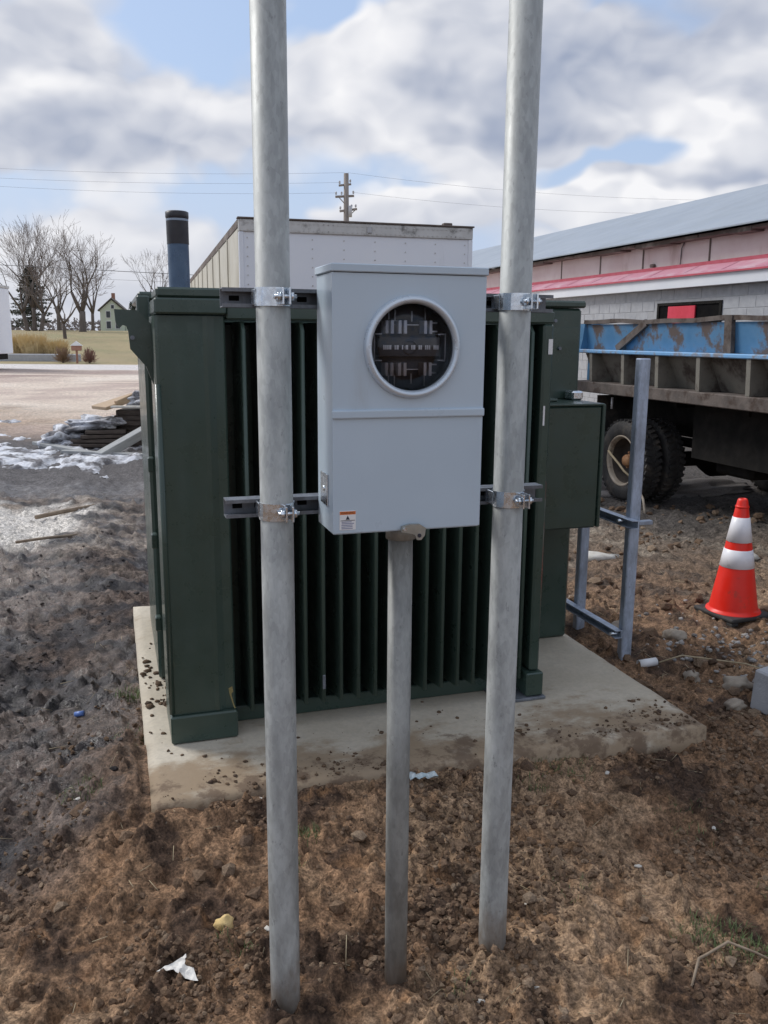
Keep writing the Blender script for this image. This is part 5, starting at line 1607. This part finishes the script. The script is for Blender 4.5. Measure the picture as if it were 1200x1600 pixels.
# clumps of tan ornamental grass by the road
def reeds(loc, rx, h, label, seed):
    rs = random.Random(seed)
    r = root('ornamental_grass', label, 'ornamental grass', loc, 0, 'tan grass clumps by the road')
    vs, fs = [], []
    for _ in range(900):
        a = rs.uniform(0, 6.283); d = rx * math.sqrt(rs.random()) * 0.6
        bx, by = d * math.cos(a), d * math.sin(a); hh = h * rs.uniform(.6, 1.05); ln = rx * 0.5 * rs.uniform(0, 1)
        dx, dy = math.cos(a), math.sin(a); w = 0.018
        o = len(vs)
        vs += [(bx - dy * w, by + dx * w, 0), (bx + dy * w, by - dx * w, 0), (bx + dx * ln * .4 - w, by + dy * ln * .4, hh * .65), (bx + dx * ln * .4 + w, by + dy * ln * .4, hh * .65), (bx + dx * ln, by + dy * ln, hh * rs.uniform(.85, 1))]
        fs += [(o, o + 1, o + 3, o + 2), (o + 2, o + 3, o + 4)]
    MB().add(vs, fs).obj('blades', M_['reed'], r)
    b = MB()
    b.lathe([(rx * .62, 0), (rx * .5, 0.18), (0.0, 0.22)], seg=14)
    b.obj('root_mound', M_['stone'], r)


reeds(GG(-23.0, 54.5), 1.0, 1.65, 'leftmost tan ornamental grass clump by the road', 1)
reeds(GG(-21.7, 54.0), 1.05, 1.75, 'middle tan ornamental grass clump by the road', 2)
reeds(GG(-20.4, 54.2), 0.95, 1.35, 'right hand tan ornamental grass clump beside the mailbox', 3)
# mailbox
mb_ = root('mailbox', 'small roofed mailbox on a wooden post beside the tan grass', 'mailbox', GG(-17.6, 50.0), 0.3)
MB().box(-0.06, 0.06, -0.06, 0.06, -0.2, 0.72).obj('post', M_['brick'], mb_)
MB().box(-0.28, 0.28, -0.2, 0.2, 0.72, 1.0, .02).obj('box', M_['brick'], mb_)
MB().prism([(-0.34, 1.0), (0.34, 1.0), (0.0, 1.26)], lambda a, z: (a, -0.26, z), lambda a, z: (a, 0.26, z)).obj('roof', M_['white'], mb_)
def bush(name, loc, r0, h, n, m, label, seed, cat='shrub'):
    rs = random.Random(seed)
    r = root(name, label, cat, loc)
    vs, fs = [], []
    for _ in range(n):
        a = rs.uniform(0, 6.283); t = rs.uniform(0, 1); d = r0 * math.sqrt(rs.random()) * (1 - 0.6 * t * t)
        p = Vector((d * math.cos(a), d * math.sin(a), h * t)); s_ = 0.12 * rs.uniform(.6, 1.6) * (h / 1.2) ** .5
        b1, b2 = rs.uniform(0, 6.283), rs.uniform(-1, 1)
        o = len(vs)
        if name == 'shrub':
            q0 = Vector((p.x * .35, p.y * .35, p.z * .25))
            p = q0 + (p - q0) * rs.uniform(.6, 1.25)
            vs += [q0, p + Vector((.012, 0, 0)), p - Vector((.012, .01, 0))]
        else:
            vs += [p, p + Vector((math.cos(b1), math.sin(b1), b2)) * s_, p + Vector((math.cos(b1 + 1), math.sin(b1 + 1), -b2 * .5)) * s_]
        fs.append((o, o + 1, o + 2))
    MB().add(vs, fs).obj('foliage', m, r)
    MB().tube([(0, 0, -.1), (0, 0, h * .6)], [r0 * .12, r0 * .05], 6).obj('stem', M_['bark'], r)


bush('shrub', GG(-17.0, 50.3), 0.55, 0.80, 420, mat('russet_shrub', (0.20, 0.105, 0.085), (0.27, 0.16, 0.13), 0.9), 'low russet shrub beside the mailbox', 4)
bush('shrub', GG(-18.7, 50.8), 0.7, 0.8, 500, mat('brown_shrub', (0.22, 0.15, 0.10), (0.30, 0.21, 0.15), 0.9), 'low brown shrub between mailbox and tan grass', 6)
bush('evergreen_tree', GG(-42.6, 150), 1.3, 5.0, 1600, M_['evergreen'], 'dark evergreen rising behind the green house', 9, 'tree')
# grey planter bed below the reeds
bed = MB().box(-2.4, 2.4, -0.5, 0.5, -0.1, 0.42, .06, 2).obj('stone_bed', M_['block'])
place(bed, GG(-20.9, 52.8), 0.02); tag(bed, 'low grey stone bed in front of the tan grass', 'stone bed')

# white trailer end at the far left
LT = root('white_trailer', 'white trailer end cut by the left edge of the picture', 'trailer', (-17.9, 40.0, gz(-17.9, 40)), R(3))
MB().box(-6.0, 0.0, 0.0, 2.5, 0.72, 3.75, .03).obj('box_body', M_['trailer'], LT)
MB().box(-6.0, 0.03, -0.03, 2.53, 3.752, 3.88, .02).obj('roof_rail', M_['trailer_rail'], LT)
MB().box(-0.10, 0.02, -0.02, 0.0, 0.74, 3.75).obj('corner_post', M_['trailer'], LT)
MB().box(-6.0, -0.2, 0.2, 2.3, 0.45, 0.719).obj('chassis', M_['dark'], LT)
for x in (-1.0, -2.1):
    w_ = MB().lathe([(0.0, -.1), (0.25, -.1), (0.25, .1), (0.0, .1)], (x, 0.25, 0.45), Matrix.Rotation(R(90), 3, 'X'), 20).obj('wheel', M_['rim'], LT)
    MB().lathe([(0.25, -.12), (0.45, -.1), (0.45, .1), (0.25, .12)], (x, 0.25, 0.45), Matrix.Rotation(R(90), 3, 'X'), 20).obj('tyre', M_['rubber'], w_)

# utility pole and lines
UP = root('utility_pole', 'wooden utility pole with cross arms above the white trailer', 'utility pole', (-2.65, 60, gz(-2.65, 60)), 0)
zg = gz(-2.65, 60)
MB().tube([(0, 0, -0.5), (0, 0, 6), (0, 0, 12.15 - zg)], [0.22, 0.20, 0.16], 12).obj('pole', M_['polewood'], UP)
a_ = MB().bar((-0.45, -0.25, 11.35 - zg), (0.28, 0.45, 11.55 - zg), 0.10, 0.13).obj('cross_arm', M_['polewood'], UP)
b_ = MB().bar((-0.70, -0.22, 10.65 - zg), (0.50, 0.22, 10.78 - zg), 0.10, 0.14).obj('cross_arm', M_['polewood'], UP)
c_ = MB().bar((-0.42, -0.2, 9.75 - zg), (0.70, 0.2, 9.95 - zg), 0.10, 0.14).obj('cross_arm', M_['polewood'], UP)
for (x, y, z, pr) in ((-0.42, -.22, 11.45, a_), (0.25, .4, 11.65, a_), (-0.66, -.2, 10.78, b_), (-0.3, -.1, 10.8, b_), (0.46, .2, 10.9, b_), (-0.38, -.2, 9.86, c_), (0.62, .18, 10.05, c_), (0.35, .1, 10.02, c_)):
    MB().lathe([(0.03, 0), (0.07, 0.05), (0.05, 0.10), (0.075, 0.14), (0.03, 0.2)], (x, y, z - zg), None, 10).obj('insulator', M_['porcelain'], pr)
MB().bar((-0.55, -0.2, 10.7 - zg), (-0.05, -0.05, 10.2 - zg), 0.05, 0.05).obj('brace', M_['polewood'], UP)
MB().bar((0.6, 0.2, 9.9 - zg), (0.05, 0.0, 9.35 - zg), 0.05, 0.05).obj('brace', M_['polewood'], UP)
MB().cyl((0.26, -0.12, 9.4 - zg), (0.26, -0.12, 10.1 - zg), 0.13, seg=14).obj('fuse_can', M_['porcelain'], UP)


def line(label, pa_, pb_, sag, rad=0.006):
    pa_, pb_ = Vector(pa_), Vector(pb_)
    pts = []
    for k in range(25):
        t = k / 24
        p = pa_.lerp(pb_, t); p.z -= sag * 4 * t * (1 - t)
        pts.append(p)
    o = MB().tube(pts, rad, 5).obj('power_line', M_['wire'])
    tag(o, label, 'power line', 'overhead power lines')


line('top overhead wire running left from the utility pole', (-2.75, 60, 12.2), (-46, 58, 13.4), 0.7)
line('middle overhead wire running left from the utility pole', (-3.05, 59.8, 11.55), (-46, 57, 12.7), 0.7)
line('lowest overhead wire running left from the utility pole', (-3.3, 59.8, 10.9), (-46, 56, 12.4), 0.8)
line('top overhead wire running right from the utility pole', (-2.55, 60, 12.2), (45, 66, 12.6), 1.3)
line('lower overhead wire running right from the utility pole', (-2.2, 60.2, 11.0), (45, 66, 12.2), 1.4)
line('dark cable crossing in front of the bare trees', (-52, 60, 7.6), (20, 60, 4.6), 0.35, 0.020)
line('faint lower cable crossing in front of the bare trees', (-52, 62, 6.9), (20, 62, 4.4), 0.35, 0.008)

# far wood along the horizon
wv, wf_ = [], []
rs = random.Random(2)
for _ in range(9000):
    x = rs.uniform(-190, 150); y = 235 + rs.uniform(-8, 8)
    hmax = 3.2 + 1.8 * float(pn(np.array([x * 0.05]), np.array([1.3]))[0]) + 1.2 * float(pn(np.array([x * 0.31]), np.array([4.3]))[0])
    z = 2.0 + rs.uniform(0, 1) * max(1.0, hmax)
    a = rs.uniform(0, 6.283); s = rs.uniform(.4, 1.1)
    o = len(wv)
    wv += [(x, y, z), (x + s * math.cos(a), y + s * math.sin(a), z + rs.uniform(-.2, .9)), (x - s * .5, y, z + rs.uniform(.2, 1.0))]
    wf_.append((o, o + 1, o + 2))
tag(MB().add(wv, wf_).obj('distant_woods', M_['woods']), 'hazy line of distant woods along the horizon', 'woods', kind='stuff')
